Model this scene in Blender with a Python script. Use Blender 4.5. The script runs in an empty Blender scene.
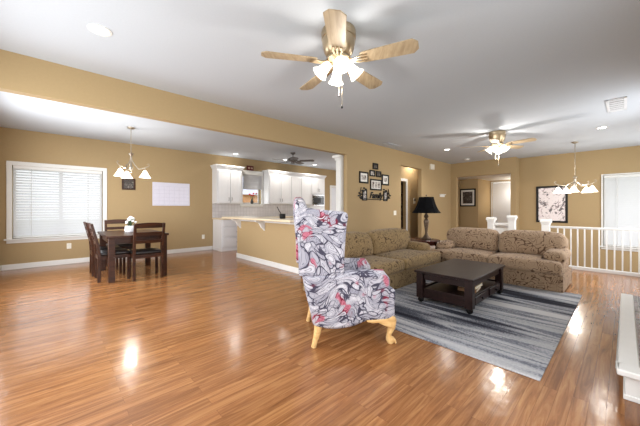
import bpy, bmesh, math, random
from mathutils import Vector, Matrix
random.seed(7)
S = bpy.context.scene
COL = S.collection
PI = math.pi
R = math.radians

# ------------------------------------------------------------------ camera, world, light, exposure
cam_d = bpy.data.cameras.new('camera')
cam_d.sensor_fit = 'HORIZONTAL'; cam_d.sensor_width = 36.0
cam_d.lens = 36.0 * 284.0 / 640.0
cam_d.shift_y = -5.0 / 640.0
cam_d.clip_start = 0.02
cam = bpy.data.objects.new('camera', cam_d); COL.objects.link(cam)
cam.location = (0, 0, 1.2)
cam.rotation_euler = (R(90), 0, math.atan2(0.73183, 0.68149) - R(90))
S.camera = cam

W = bpy.data.worlds.new('daylight'); S.world = W; W.use_nodes = True
wn = W.node_tree.nodes; wl = W.node_tree.links
wbg = wn['Background']; wbg.inputs[0].default_value = (0.86, 0.93, 1.0, 1); wbg.inputs[1].default_value = 3.2

def area(name, loc, rot, sx, sy, power, col=(1, 1, 1)):
    l = bpy.data.lights.new(name, 'AREA'); l.shape = 'RECTANGLE'; l.size = sx; l.size_y = sy
    l.energy = power; l.color = col
    o = bpy.data.objects.new(name, l); COL.objects.link(o); o.location = loc; o.rotation_euler = rot
    return o
# daylight coming in through the windows of the two walls behind the camera and through two added openings
area('daylight_window_left', (-0.74, 2.7, 1.45), (R(90), 0, R(-90)), 2.6, 1.6, 88, (0.97, 0.98, 1.0))
area('daylight_window_front', (1.1, -0.50, 1.5), (R(90), 0, 0), 2.2, 1.9, 58, (0.97, 0.98, 1.0))
area('daylight_window_front_far', (6.3, -0.50, 1.5), (R(90), 0, 0), 1.6, 1.9, 50, (0.97, 0.98, 1.0))
area('daylight_window_left_dining', (-0.74, 5.7, 1.45), (R(90), 0, R(-90)), 1.6, 1.5, 115, (0.97, 0.98, 1.0))

area('added_entry_fill', (9.1, -1.55, 1.2), (R(90), 0, 0), 1.8, 2.4, 75, (0.97, 0.98, 1.0))  # unseen light added to brighten the stairwell and right wall
area('added_kitchen_fill', (9.05, 6.4, 1.2), (R(90), 0, R(90)), 1.8, 2.0, 55, (0.97, 0.98, 1.0))  # unseen light added to brighten the kitchen

vs = S.view_settings
vs.view_transform = 'Standard'; vs.look = 'None'; vs.exposure = -0.08; vs.gamma = 1.0; vs.use_curve_mapping = False
S.display_settings.display_device = 'sRGB'

# ------------------------------------------------------------------ materials
def lin(c):
    return tuple(((v / 255) / 12.92 if v / 255 <= 0.04045 else ((v / 255 + 0.055) / 1.055) ** 2.4) for v in c) + (1.0,)

class NT:
    def __init__(s, name):
        s.m = bpy.data.materials.new(name); s.m.use_nodes = True
        s.n = s.m.node_tree.nodes; s.l = s.m.node_tree.links
        s.b = s.n['Principled BSDF']; s.out = s.n['Material Output']
    def node(s, t, **kw):
        n = s.n.new(t)
        for k, v in kw.items():
            if k.startswith('i_'):
                key = k[2:]; key = int(key) if key.isdigit() else key.replace('_', ' ')
                n.inputs[key].default_value = v
            else: setattr(n, k, v)
        return n
    def link(s, a, b): s.l.new(a, b)
    def coords(s, scale=(1, 1, 1), rot=(0, 0, 0), kind='Object'):
        t = s.node('ShaderNodeTexCoord'); m = s.node('ShaderNodeMapping')
        m.inputs['Scale'].default_value = scale; m.inputs['Rotation'].default_value = rot
        s.link(t.outputs[kind], m.inputs[0]); return m.outputs[0]
    def ramp(s, fac, stops, interp='LINEAR'):
        r = s.node('ShaderNodeValToRGB'); r.color_ramp.interpolation = interp
        e = r.color_ramp.elements
        while len(e) < len(stops): e.new(0.5)
        for k, (p, c) in enumerate(stops): e[k].position = p; e[k].color = c
        s.link(fac, r.inputs[0]); return r.outputs[0]
    def mix(s, fac, a, b, mode='MIX'):
        m = s.node('ShaderNodeMix', data_type='RGBA', blend_type=mode)
        for v, i in ((fac, 0), (a, 6), (b, 7)):
            if hasattr(v, 'links'): s.link(v, m.inputs[i])
            else: m.inputs[i].default_value = v
        return m.outputs[2]
    def math(s, op, a, b=0.0):
        m = s.node('ShaderNodeMath', operation=op)
        for v, i in ((a, 0), (b, 1)):
            if hasattr(v, 'links'): s.link(v, m.inputs[i])
            else: m.inputs[i].default_value = v
        return m.outputs[0]
    def bump(s, h, strength=0.2, dist=0.01):
        b = s.node('ShaderNodeBump'); b.inputs['Strength'].default_value = strength; b.inputs['Distance'].default_value = dist
        s.link(h, b.inputs['Height']); s.link(b.outputs[0], s.b.inputs['Normal'])

def mat(name, c, rough=0.6, metal=0.0, var=0.06, scale=12.0, bump=0.0, emit=None, estr=0.0, spec=0.5):
    t = NT(name); col = lin(c)
    co = t.coords()
    nz = t.node('ShaderNodeTexNoise', i_Scale=scale, i_Detail=3.0); t.link(co, nz.inputs[0])
    lo = tuple(v * (1 - var) for v in col[:3]) + (1,); hi = tuple(min(1, v * (1 + var)) for v in col[:3]) + (1,)
    t.link(t.ramp(nz.outputs[0], [(0.3, lo), (0.7, hi)]), t.b.inputs['Base Color'])
    t.b.inputs['Roughness'].default_value = rough; t.b.inputs['Metallic'].default_value = metal
    t.b.inputs['Specular IOR Level'].default_value = spec
    if bump: t.bump(nz.outputs[0], bump)
    if emit:
        t.b.inputs['Emission Color'].default_value = lin(emit); t.b.inputs['Emission Strength'].default_value = estr
    return t.m

def wood(name, c_dark, c_light, rough=0.35, scale=(3, 30, 30), bump=0.05, spec=0.5):
    t = NT(name); co = t.coords(scale)
    nz = t.node('ShaderNodeTexNoise', i_Scale=1.0, i_Detail=6.0, i_Distortion=0.6); t.link(co, nz.inputs[0])
    t.link(t.ramp(nz.outputs[0], [(0.3, lin(c_dark)), (0.7, lin(c_light))]), t.b.inputs['Base Color'])
    t.b.inputs['Roughness'].default_value = rough; t.b.inputs['Specular IOR Level'].default_value = spec; t.bump(nz.outputs[0], bump)
    return t.m

def floor_mat():
    t = NT('oak_strip_floor'); co = t.coords()
    sh = t.node('ShaderNodeVectorMath', operation='ADD'); t.link(co, sh.inputs[0]); sh.inputs[1].default_value = (41.3, 30.0, 0.0); co = sh.outputs[0]
    br = t.node('ShaderNodeTexBrick', offset=0.37, offset_frequency=2)
    br.inputs['Scale'].default_value = 1.0; br.inputs['Mortar Size'].default_value = 0.0009
    br.inputs['Brick Width'].default_value = 1.05; br.inputs['Row Height'].default_value = 0.075
    br.inputs['Color1'].default_value = (0, 0, 0, 1); br.inputs['Color2'].default_value = (1, 1, 1, 1)
    br.inputs['Mortar'].default_value = (0.5, 0.5, 0.5, 1); br.inputs['Bias'].default_value = 0.0
    t.link(co, br.inputs[0])
    # grain stretched along the boards, shifted per board
    mp = t.node('ShaderNodeMapping'); mp.inputs['Scale'].default_value = (1.6, 22, 22); t.link(co, mp.inputs[0])
    off = t.node('ShaderNodeVectorMath', operation='ADD'); t.link(mp.outputs[0], off.inputs[0])
    sc = t.node('ShaderNodeVectorMath', operation='SCALE'); sc.inputs['Scale'].default_value = 31.0
    t.link(br.outputs[0], sc.inputs[0]); t.link(sc.outputs[0], off.inputs[1])
    g = t.node('ShaderNodeTexNoise', i_Scale=1.0, i_Detail=7.0, i_Roughness=0.65, i_Distortion=1.3); t.link(off.outputs[0], g.inputs[0])
    grain = t.ramp(g.outputs[0], [(0.28, lin((110, 68, 38))), (0.48, lin((144, 96, 57))), (0.72, lin((176, 129, 84)))])
    tint = t.ramp(br.outputs[0], [(0.0, (0.86, 0.83, 0.80, 1)), (1.0, (1.08, 1.08, 1.08, 1))])
    c = t.mix(1.0, grain, tint, 'MULTIPLY')
    c = t.mix(br.outputs['Fac'], c, lin((112, 68, 40)))
    t.link(c, t.b.inputs['Base Color'])
    t.b.inputs['Roughness'].default_value = 0.17
    t.b.inputs['Specular IOR Level'].default_value = 0.6
    w = t.node('ShaderNodeTexNoise', i_Scale=7.0, i_Detail=3.0); t.link(co, w.inputs[0])
    h = t.math('ADD', t.math('MULTIPLY', w.outputs[0], 0.9), t.math('MULTIPLY', g.outputs[0], 0.12))
    h = t.math('SUBTRACT', h, t.math('MULTIPLY', br.outputs['Fac'], 0.3))
    t.bump(h, 0.24, 0.012)
    return t.m

def rug_mat():
    t = NT('striped_rug')
    co = t.coords((4.6, 0.34, 1)); co2 = t.coords((70, 70, 70)); co3 = t.coords((14, 0.7, 1))
    a = t.node('ShaderNodeTexNoise', i_Scale=1.0, i_Detail=1.5, i_Distortion=0.25); t.link(co, a.inputs[0])
    b = t.node('ShaderNodeTexNoise', i_Scale=1.0, i_Detail=2.0); t.link(co3, b.inputs[0])
    p = t.node('ShaderNodeTexNoise', i_Scale=1.0, i_Detail=2.0); t.link(co2, p.inputs[0])
    v = t.math('ADD', t.math('MULTIPLY', a.outputs[0], 0.90), t.math('MULTIPLY', b.outputs[0], 0.12))
    v = t.math('ADD', v, t.math('MULTIPLY', p.outputs[0], 0.10))
    c = t.ramp(v, [(0.42, lin((40, 41, 50))), (0.475, lin((84, 87, 98))), (0.51, lin((150, 152, 158))), (0.555, lin((178, 179, 182))), (0.59, lin((100, 104, 116))), (0.625, lin((160, 162, 168))), (0.70, lin((196, 196, 198)))])
    t.link(c, t.b.inputs['Base Color']); t.b.inputs['Roughness'].default_value = 0.95
    t.b.inputs['Specular IOR Level'].default_value = 0.1
    t.bump(p.outputs[0], 0.6, 0.01)
    return t.m

def damask(name, base, line, hi, seedv=0.0):
    t = NT(name); co = t.coords((1, 1, 1))
    n = t.node('ShaderNodeTexNoise', noise_dimensions='4D', i_Scale=5.6, i_Detail=0.6, i_Distortion=2.4, i_W=seedv); t.link(co, n.inputs[0])
    pp = t.math('PINGPONG', t.math('MULTIPLY', n.outputs[0], 5.5), 0.5)
    mask = t.ramp(pp, [(0.06, (0.95, 0.95, 0.95, 1)), (0.15, (0, 0, 0, 1))])
    k = t.node('ShaderNodeTexNoise', i_Scale=5.0, i_Detail=0.0); t.link(co, k.inputs[0])
    gate = t.ramp(k.outputs[0], [(0.30, (0.35, 0.35, 0.35, 1)), (0.42, (1, 1, 1, 1))])
    mask = t.mix(1.0, mask, gate, 'MULTIPLY')
    f = t.node('ShaderNodeTexNoise', i_Scale=160.0, i_Detail=1.0); t.link(co, f.inputs[0])
    ground = t.ramp(f.outputs[0], [(0.3, lin(base)), (0.7, lin(hi))])
    t.link(t.mix(mask, ground, lin(line)), t.b.inputs['Base Color'])
    t.b.inputs['Roughness'].default_value = 0.9; t.b.inputs['Specular IOR Level'].default_value = 0.15
    t.b.inputs['Sheen Weight'].default_value = 0.1
    t.bump(f.outputs[0], 0.25, 0.004)
    return t.m

def floral():
    t = NT('leaf_print_fabric'); co = t.coords((1, 1, 1))
    def warp(src, scale, amt, dist):
        w = t.node('ShaderNodeTexNoise', i_Scale=scale, i_Detail=0.0, i_Distortion=dist); t.link(src, w.inputs[0])
        sub = t.node('ShaderNodeVectorMath', operation='SUBTRACT'); t.link(w.outputs[1], sub.inputs[0]); sub.inputs[1].default_value = (0.5, 0.5, 0.5)
        scl = t.node('ShaderNodeVectorMath', operation='SCALE'); t.link(sub.outputs[0], scl.inputs[0]); scl.inputs['Scale'].default_value = amt
        add = t.node('ShaderNodeVectorMath', operation='ADD'); t.link(src, add.inputs[0]); t.link(scl.outputs[0], add.inputs[1]); return add.outputs[0]
    co2 = warp(warp(co, 3.6, 0.42, 0.4), 9.0, 0.09, 0.3)
    st = t.node('ShaderNodeMapping'); st.inputs['Rotation'].default_value = (0, R(38), 0); st.inputs['Scale'].default_value = (1.0, 0.9, 2.3)
    t.link(co2, st.inputs[0])
    v = t.node('ShaderNodeTexVoronoi', feature='DISTANCE_TO_EDGE', i_Scale=10); t.link(st.outputs[0], v.inputs[0])
    vc = t.node('ShaderNodeTexVoronoi', feature='F1', i_Scale=10); t.link(st.outputs[0], vc.inputs[0])
    vein = t.math('PINGPONG', t.math('MULTIPLY', vc.outputs['Distance'], 5.5), 0.5)
    th = t.node('ShaderNodeTexNoise', i_Scale=9.0, i_Detail=1.0); t.link(co, th.inputs[0])
    ev = t.math('SUBTRACT', v.outputs[0], t.math('MULTIPLY', t.math('SUBTRACT', th.outputs[0], 0.44), 0.30))
    edge = t.ramp(ev, [(0.015, (1, 1, 1, 1)), (0.04, (0, 0, 0, 1))])
    veins = t.ramp(vein, [(0.05, (1, 1, 1, 1)), (0.20, (0, 0, 0, 1))])
    sep = t.node('ShaderNodeSeparateColor'); t.link(vc.outputs['Color'], sep.inputs[0])
    leaf = t.ramp(sep.outputs[0], [(0.0, lin((176, 176, 186))), (0.4, lin((222, 221, 227))), (0.7, lin((160, 160, 172))), (1.0, lin((206, 204, 212)))])
    leaf = t.mix(t.math('MULTIPLY', vc.outputs['Distance'], 0.55), leaf, lin((120, 118, 134)))
    r = t.node('ShaderNodeTexNoise', i_Scale=6.0, i_Detail=1.0); t.link(co, r.inputs[0])
    redzone = t.ramp(r.outputs[0], [(0.58, (0, 0, 0, 1)), (0.63, (1, 1, 1, 1))])
    redcell = t.math('MULTIPLY', redzone, t.math('GREATER_THAN', sep.outputs[1], 0.55))
    c = t.mix(redcell, leaf, lin((186, 112, 130)))
    dark = t.mix(redzone, lin((66, 64, 80)), lin((118, 34, 54)))
    c = t.mix(t.math('MULTIPLY', veins, 0.6), c, dark)
    c = t.mix(edge, c, dark)
    t.link(c, t.b.inputs['Base Color']); t.b.inputs['Roughness'].default_value = 0.85
    t.b.inputs['Specular IOR Level'].default_value = 0.2
    return t.m

def art(name, ground, a, b, scale=6.0, ta=0.55, tb=0.62, dist=1.5):
    t = NT(name); co = t.coords()
    n = t.node('ShaderNodeTexNoise', i_Scale=scale, i_Detail=3.0, i_Distortion=dist); t.link(co, n.inputs[0])
    m = t.node('ShaderNodeTexNoise', i_Scale=scale * 1.7, i_Detail=2.0, i_Distortion=dist); t.link(co, m.inputs[0])
    c = t.mix(t.ramp(n.outputs[0], [(ta, (0, 0, 0, 1)), (ta + 0.03, (1, 1, 1, 1))]), lin(ground), lin(a))
    c = t.mix(t.ramp(m.outputs[0], [(tb, (0, 0, 0, 1)), (tb + 0.03, (1, 1, 1, 1))]), c, lin(b))
    t.link(c, t.b.inputs['Base Color']); t.b.inputs['Roughness'].default_value = 0.35
    return t.m

def translucent(name, c, f=0.45):
    t = NT(name); t.b.inputs['Base Color'].default_value = lin(c); t.b.inputs['Roughness'].default_value = 0.6
    tr = t.node('ShaderNodeBsdfTranslucent'); tr.inputs[0].default_value = lin(c)
    mx = t.node('ShaderNodeMixShader'); mx.inputs[0].default_value = f
    t.link(t.b.outputs[0], mx.inputs[1]); t.link(tr.outputs[0], mx.inputs[2]); t.link(mx.outputs[0], t.out.inputs[0])
    return t.m

def glass(name):
    t = NT(name); tr = t.node('ShaderNodeBsdfTransparent'); gl = t.node('ShaderNodeBsdfGlossy'); gl.inputs['Roughness'].default_value = 0.02
    mx = t.node('ShaderNodeMixShader'); mx.inputs[0].default_value = 0.06
    t.link(tr.outputs[0], mx.inputs[1]); t.link(gl.outputs[0], mx.inputs[2]); t.link(mx.outputs[0], t.out.inputs[0])
    return t.m

def mosaic():
    t = NT('mosaic_tile'); co = t.coords()
    br = t.node('ShaderNodeTexBrick', offset=0.5)
    br.inputs['Scale'].default_value = 1.0; br.inputs['Brick Width'].default_value = 0.10; br.inputs['Row Height'].default_value = 0.03
    br.inputs['Mortar Size'].default_value = 0.003
    br.inputs['Color1'].default_value = lin((72, 58, 58)); br.inputs['Color2'].default_value = lin((128, 106, 104)); br.inputs['Mortar'].default_value = lin((150, 145, 140))
    t.link(co, br.inputs[0]); t.link(br.outputs[0], t.b.inputs['Base Color']); t.b.inputs['Roughness'].default_value = 0.25
    return t.m

def tilewall():
    t = NT('backsplash_tile'); co = t.coords((1, 1, 1), (R(90), 0, 0))
    br = t.node('ShaderNodeTexBrick', offset=0.0)
    br.inputs['Scale'].default_value = 1.0; br.inputs['Brick Width'].default_value = 0.1; br.inputs['Row Height'].default_value = 0.1
    br.inputs['Mortar Size'].default_value = 0.003
    br.inputs['Color1'].default_value = lin((196, 192, 194)); br.inputs['Color2'].default_value = lin((206, 203, 205)); br.inputs['Mortar'].default_value = lin((170, 166, 166))
    t.link(co, br.inputs[0]); t.link(br.outputs[0], t.b.inputs['Base Color']); t.b.inputs['Roughness'].default_value = 0.3
    return t.m

M = dict(
    wall=mat('tan_wall_paint', (170, 147, 110), 0.75, var=0.02, scale=40, bump=0.02, spec=0.25),
    ceil=mat('ceiling_paint', (190, 196, 204), 0.9, var=0.015, scale=60, bump=0.05, spec=0.1),
    white=mat('white_trim_paint', (226, 226, 224), 0.45, var=0.015),
    cab=mat('white_cabinet_paint', (224, 224, 226), 0.4, var=0.015),
    floor=floor_mat(), rug=rug_mat(), floral=floral(),
    sofa=damask('scroll_damask', (150, 126, 102), (88, 64, 50), (172, 148, 122), 0.0),
    sofad=damask('scroll_damask_dark', (132, 110, 76), (70, 50, 34), (152, 128, 92), 0.0),
    espresso=wood('espresso_wood', (24, 13, 12), (44, 27, 25), 0.36, spec=0.3),
    walnut=wood('walnut_wood', (36, 20, 13), (74, 42, 26), 0.35, spec=0.3),
    mahog=wood('mahogany_wood', (50, 22, 20), (92, 42, 36), 0.25),
    pale=wood('pale_maple', (206, 160, 98), (236, 200, 140), 0.35),
    blade=wood('fan_blade_wood', (146, 126, 100), (176, 158, 130), 0.45, (4, 40, 40)),
    darkblade=mat('dark_fan_blade', (84, 78, 76), 0.5),
    brass=mat('antique_brass', (186, 168, 140), 0.3, 0.9),
    nickel=mat('brushed_nickel', (176, 166, 152), 0.32, 0.9),
    pewter=mat('pewter_metal', (110, 106, 104), 0.35, 0.8),
    bronze=mat('aged_bronze', (108, 92, 78), 0.35, 0.7, var=0.25, scale=30),
    black=mat('black_paint', (15, 13, 13), 0.45, spec=0.25),
    blackfab=mat('black_shade_fabric', (13, 13, 16), 0.9, spec=0.1),
    leather=mat('black_leather', (26, 22, 22), 0.35),
    slat=translucent('blind_slat_white', (238, 238, 240), 0.55),
    shadecloth=translucent('roman_shade_cloth', (205, 205, 208), 0.25),
    glass=glass('window_glass'),
    bell=mat('lit_frosted_glass', (255, 250, 240), 0.4, emit=(255, 248, 236), estr=2.0),
    lens=mat('lit_downlight_lens', (255, 255, 255), 0.4, emit=(255, 252, 244), estr=9.0),
    cream=mat('cream_plastic', (232, 228, 216), 0.4),
    paper=mat('mat_board', (226, 224, 218), 0.7),
    photo=art('family_photograph', (196, 192, 188), (70, 62, 60), (130, 110, 100), 24.0, 0.50, 0.58),
    photob=art('dark_photograph', (58, 50, 46), (120, 112, 104), (24, 22, 22), 14.0, 0.54, 0.58),
    floralart=art('botanical_print', (232, 222, 222), (98, 90, 92), (176, 158, 160), 5.5, 0.56, 0.58, 1.8),
    board=mat('whiteboard', (214, 212, 226), 0.25, var=0.02),
    ink=mat('pale_grid_ink', (182, 180, 198), 0.5),
    counter=mat('laminate_counter', (222, 204, 174), 0.3, var=0.05, scale=60),
    steel=mat('stainless_steel', (170, 170, 172), 0.25, 0.9),
    blackglass=mat('black_oven_glass', (14, 14, 16), 0.08),
    red=mat('red_petals', (196, 40, 40), 0.6), green=mat('leaf_green', (52, 84, 44), 0.6),
    redsign=mat('maroon_sign_board', (96, 30, 30), 0.6), signpale=mat('sign_cream_letters', (190, 160, 140), 0.6),
    whitepetal=mat('white_petals', (240, 240, 238), 0.6), vase=mat('white_ceramic', (232, 234, 240), 0.2),
    mosaic=mosaic(), tilewall=tilewall(),
    greyvent=mat('vent_shadow_metal', (58, 60, 64), 0.6), ventw=mat('vent_white_metal', (204, 206, 210), 0.5),
    door=mat('white_door_paint', (222, 225, 232), 0.4, var=0.01),
    bookc=mat('cream_book_cover', (214, 196, 160), 0.6), booktan=mat('tan_book_cover', (150, 110, 74), 0.6), page=mat('book_pages', (236, 230, 214), 0.8),
    darkbox=mat('dark_storage_box', (70, 36, 34), 0.6), closet=mat('closet_shelf_wood', (60, 40, 34), 0.5),
    stucco=mat('house_stucco', (206, 150, 110), 0.8), roofing=mat('pale_roofing', (214, 210, 228), 0.8),
    lawn=mat('lawn_green', (116, 130, 86), 0.9, var=0.2),
    brick=mat('fireplace_slate', (70, 66, 66), 0.5, var=0.2), soot=mat('soot', (16, 15, 15), 0.9),
    wire=mat('white_cord', (210, 210, 210), 0.5), carpet=mat('stair_carpet', (168, 150, 126), 0.95),
)

# ------------------------------------------------------------------ mesh helpers
class MB:
    def __init__(s): s.bm = bmesh.new()
    def box(s, x0, x1, y0, y1, z0, z1, rot=None, at=None):
        v = [s.bm.verts.new((x, y, z)) for x in (x0, x1) for y in (y0, y1) for z in (z0, z1)]
        if rot is not None:
            c = Vector(at if at else ((x0 + x1) / 2, (y0 + y1) / 2, (z0 + z1) / 2))
            for q in v: q.co = rot @ (q.co - c) + c
        for f in ((0, 1, 3, 2), (4, 6, 7, 5), (0, 4, 5, 1), (2, 3, 7, 6), (0, 2, 6, 4), (1, 5, 7, 3)):
            s.bm.faces.new([v[i] for i in f])
        return s
    def cbox(s, c, d, rot=None):
        return s.box(c[0] - d[0] / 2, c[0] + d[0] / 2, c[1] - d[1] / 2, c[1] + d[1] / 2, c[2] - d[2] / 2, c[2] + d[2] / 2, rot)
    def prism(s, poly, y0, y1, f=None):
        f = f or (lambda a, b, y: (a, y, b))
        A = [s.bm.verts.new(f(a, b, y0)) for a, b in poly]; B = [s.bm.verts.new(f(a, b, y1)) for a, b in poly]
        n = len(poly)
        s.bm.faces.new(A); s.bm.faces.new(B[::-1])
        for i in range(n): s.bm.faces.new((A[i], B[i], B[(i + 1) % n], A[(i + 1) % n]))
        return s
    def lathe(s, prof, o=(0, 0, 0), n=20, mtx=None):
        rings = []
        o = Vector(o)
        for r, z in prof:
            if r < 1e-5:
                p = Vector((0, 0, z)); p = (mtx @ p if mtx else p) + o; rings.append([s.bm.verts.new(p)])
            else:
                ring = []
                for k in range(n):
                    a = 2 * PI * k / n; p = Vector((r * math.cos(a), r * math.sin(a), z)); p = (mtx @ p if mtx else p) + o
                    ring.append(s.bm.verts.new(p))
                rings.append(ring)
        for a, b in zip(rings, rings[1:]):
            if len(a) == 1 and len(b) == 1: continue
            for k in range(n):
                k2 = (k + 1) % n
                if len(a) == 1: s.bm.faces.new((a[0], b[k2], b[k]))
                elif len(b) == 1: s.bm.faces.new((a[k], a[k2], b[0]))
                else: s.bm.faces.new((a[k], a[k2], b[k2], b[k]))
        return s
    def tube(s, pts, rad, n=8):
        pts = [Vector(p) for p in pts]
        rad = rad if isinstance(rad, (list, tuple)) else [rad] * len(pts)
        rings = []; up = None
        for i, p in enumerate(pts):
            d = (pts[min(i + 1, len(pts) - 1)] - pts[max(i - 1, 0)]).normalized()
            if up is None: up = Vector((0, 0, 1)) if abs(d.z) < 0.9 else Vector((1, 0, 0))
            u = (up - d * up.dot(d)).normalized(); w = d.cross(u); up = u
            rings.append([s.bm.verts.new(p + (u * math.cos(2 * PI * k / n) + w * math.sin(2 * PI * k / n)) * rad[i]) for k in range(n)])
        for a, b in zip(rings, rings[1:]):
            for k in range(n): s.bm.faces.new((a[k], a[(k + 1) % n], b[(k + 1) % n], b[k]))
        s.bm.faces.new(rings[0][::-1]); s.bm.faces.new(rings[-1])
        return s
    def rbox(s, c, d, r, f=None, n=3, m=4):
        h = [x / 2 for x in d]; r = min(r, *[x * 0.98 for x in h])
        ax = []
        for k in range(3):
            inner = h[k] - r
            t = [-h[k] + r * (1 - math.cos(PI / 2 * i / n)) * 0.5 + r * (i / n) * 0.5 for i in range(n)]
            mid = [-inner + 2 * inner * i / m for i in range(m + 1)]
            ax.append(t + mid + [-x for x in t[::-1]])
        V = {}
        def vert(i, j, k):
            if (i, j, k) in V: return V[i, j, k]
            p = Vector((ax[0][i], ax[1][j], ax[2][k]))
            q = Vector([max(-(h[a] - r), min(h[a] - r, p[a])) for a in range(3)])
            e = p - q
            if e.length > 1e-9: p = q + e.normalized() * r
            p = p + Vector(c)
            if f: p = Vector(f(*p))
            V[i, j, k] = s.bm.verts.new(p); return V[i, j, k]
        N = [len(a) for a in ax]
        for a in range(3):
            b, e = (a + 1) % 3, (a + 2) % 3
            for side in (0, N[a] - 1):
                for i in range(N[b] - 1):
                    for j in range(N[e] - 1):
                        idx = []
                        for di, dj in ((0, 0), (1, 0), (1, 1), (0, 1)):
                            q = [0, 0, 0]; q[a] = side; q[b] = i + di; q[e] = j + dj; idx.append(vert(*q))
                        s.bm.faces.new(idx if side else idx[::-1])
        return s
    def ball(s, c, r, sz=(1, 1, 1), n=2):
        mt = Matrix.Translation(c) @ Matrix.Diagonal((r * sz[0], r * sz[1], r * sz[2], 1))
        bmesh.ops.create_icosphere(s.bm, subdivisions=n, radius=1, matrix=mt); return s
    def build(s, name, m, parent=None, bevel=0.0, smooth=True, seg=2):
        bmesh.ops.remove_doubles(s.bm, verts=s.bm.verts, dist=1e-6)
        bmesh.ops.recalc_face_normals(s.bm, faces=s.bm.faces)
        me = bpy.data.meshes.new(name); s.bm.to_mesh(me); s.bm.free()
        me.materials.append(m)
        if smooth: me.shade_smooth(); me.set_sharp_from_angle(angle=R(38))
        o = bpy.data.objects.new(name, me); COL.objects.link(o)
        if parent: o.parent = parent
        if bevel:
            b = o.modifiers.new('bevel', 'BEVEL'); b.width = bevel; b.segments = seg; b.limit_method = 'ANGLE'; b.angle_limit = R(35)
        return o

def tag(o, label, cat, group=None):
    o['label'] = label; o['category'] = cat
    if group: o['group'] = group
    return o
def thing(name, label, cat, loc=(0, 0, 0), rz=0.0, group=None):
    o = bpy.data.objects.new(name, None); COL.objects.link(o); o.empty_display_size = 0.1
    o.location = loc; o.rotation_euler = (0, 0, rz)
    return tag(o, label, cat, group)
def struct(o):
    o['kind'] = 'structure'; return o
def dup(o, loc=None, rz=None, label=None, parent=None):
    c = o.copy(); COL.objects.link(c)
    if parent: c.parent = parent
    for ch in list(o.children): dup(ch, parent=c)
    if loc is not None: c.location = loc
    if rz is not None: c.rotation_euler = (0, 0, rz)
    if label: c['label'] = label
    return c
def lamp(name, loc, power, parent=None, col=(1, 0.94, 0.85), radius=0.05, spot=None):
    l = bpy.data.lights.new(name, 'SPOT' if spot else 'POINT'); l.energy = power; l.color = col; l.shadow_soft_size = radius
    if spot: l.spot_size = R(spot); l.spot_blend = 0.6
    o = bpy.data.objects.new(name, l); COL.objects.link(o); o.location = loc
    if parent: o.parent = parent
    return o

# ------------------------------------------------------------------ the setting
H = 2.75
def wall(name, axis, a0, a1, t0, t1, z0, z1, holes=(), m='wall'):
    """axis 'x': runs along x from a0 to a1, thickness t0..t1 in y.  holes: (a0,a1,z0,z1)"""
    A = sorted({a0, a1, *[v for h in holes for v in h[:2]]}); Z = sorted({z0, z1, *[v for h in holes for v in h[2:]]})
    mb = MB()
    for i in range(len(A) - 1):
        for j in range(len(Z) - 1):
            ca, cz = (A[i] + A[i + 1]) / 2, (Z[j] + Z[j + 1]) / 2
            if any(h[0] < ca < h[1] and h[2] < cz < h[3] for h in holes): continue
            if axis == 'x': mb.box(A[i], A[i + 1], t0, t1, Z[j], Z[j + 1])
            else: mb.box(t0, t1, A[i], A[i + 1], Z[j], Z[j + 1])
    return struct(mb.build(name, M[m], smooth=False))

struct(MB().box(-0.93, 7.55, -0.7, 8.3, -0.2, 0).box(7.55, 12.75, 1.72, 8.3, -0.2, 0).build('floor', M['floor'], smooth=False))
struct(MB().box(7.55, 10.75, -1.75, 1.72, -1.6, -1.45).build('floor_entry_landing', M['floor'], smooth=False))
struct(MB().box(-0.93, 12.75, -1.75, 8.3, H, H + 0.15).build('ceiling', M['ceil'], smooth=False))
KW = (4.27, 4.93, 1.33, 2.25)
wall('wall_back', 'x', -0.93, 9.3, 8.14, 8.3, 0, H, [(-0.62, 0.79, 0.60, 2.04), KW, (8.2, 9.05, 0, 2.04)])
wall('wall_left', 'y', -0.7, 8.14, -0.93, -0.78, 0, H, [(1.3, 4.0, 0.6, 2.2), (4.9, 6.5, 0.6, 2.1)])
wall('wall_front', 'x', -0.78, 7.55, -0.7, -0.55, 0, H, [(0.0, 2.2, 0.5, 2.4), (5.5, 7.1, 0.5, 2.4)])
struct(MB().box(-0.78, 4.68, 4.15, 4.26, 2.37, H).build('wall_beam', M['wall'], smooth=False))
wall('wall_middle', 'x', 4.68, 8.12, 4.15, 4.26, 0, H, [(6.87, 8.02, 0, 2.365)])
wall('wall_hall', 'x', 8.12, 10.25, 4.19, 4.33, 0, H)
wall('wall_recess', 'x', 6.7, 9.0, 4.62, 4.72, 0, H, [(7.1, 7.93, 0, 2.02)])
struct(MB().box(6.7, 6.8, 4.26, 4.62, 0, H).box(8.95, 9.05, 4.33, 5.7, 0, H).box(6.5, 6.6, 4.72, 5.7, 0, H).box(6.5, 9.05, 5.6, 5.7, 0, H).build('wall_closet', M['wall'], smooth=False))
wall('wall_kitchen_side', 'y', 4.33, 8.14, 9.1, 9.25, 0, H, [(5.5, 7.3, 0.1, 2.2)])
wall('wall_entry', 'y', 2.25, 4.19, 10.2, 10.36, 0, H, [(2.39, 4.0, 0, 2.27)])
struct(MB().box(10.36, 10.6, 2.25, 2.36, 0, H).build('wall_entry_return', M['wall'], smooth=False))
wall('wall_right', 'y', -1.75, 2.36, 10.6, 10.75, -1.6, H, [(-1.0, 0.40, 0.2, 2.06)])
struct(MB().box(10.36, 11.2, 4.25, 4.4, 0, 2.3).box(11.2, 11.32, 3.63, 4.4, 0, 2.3).box(11.32, 12.6, 3.63, 3.75, 0, 2.3).build('wall_alcove', M['wall'], smooth=False))
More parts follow.
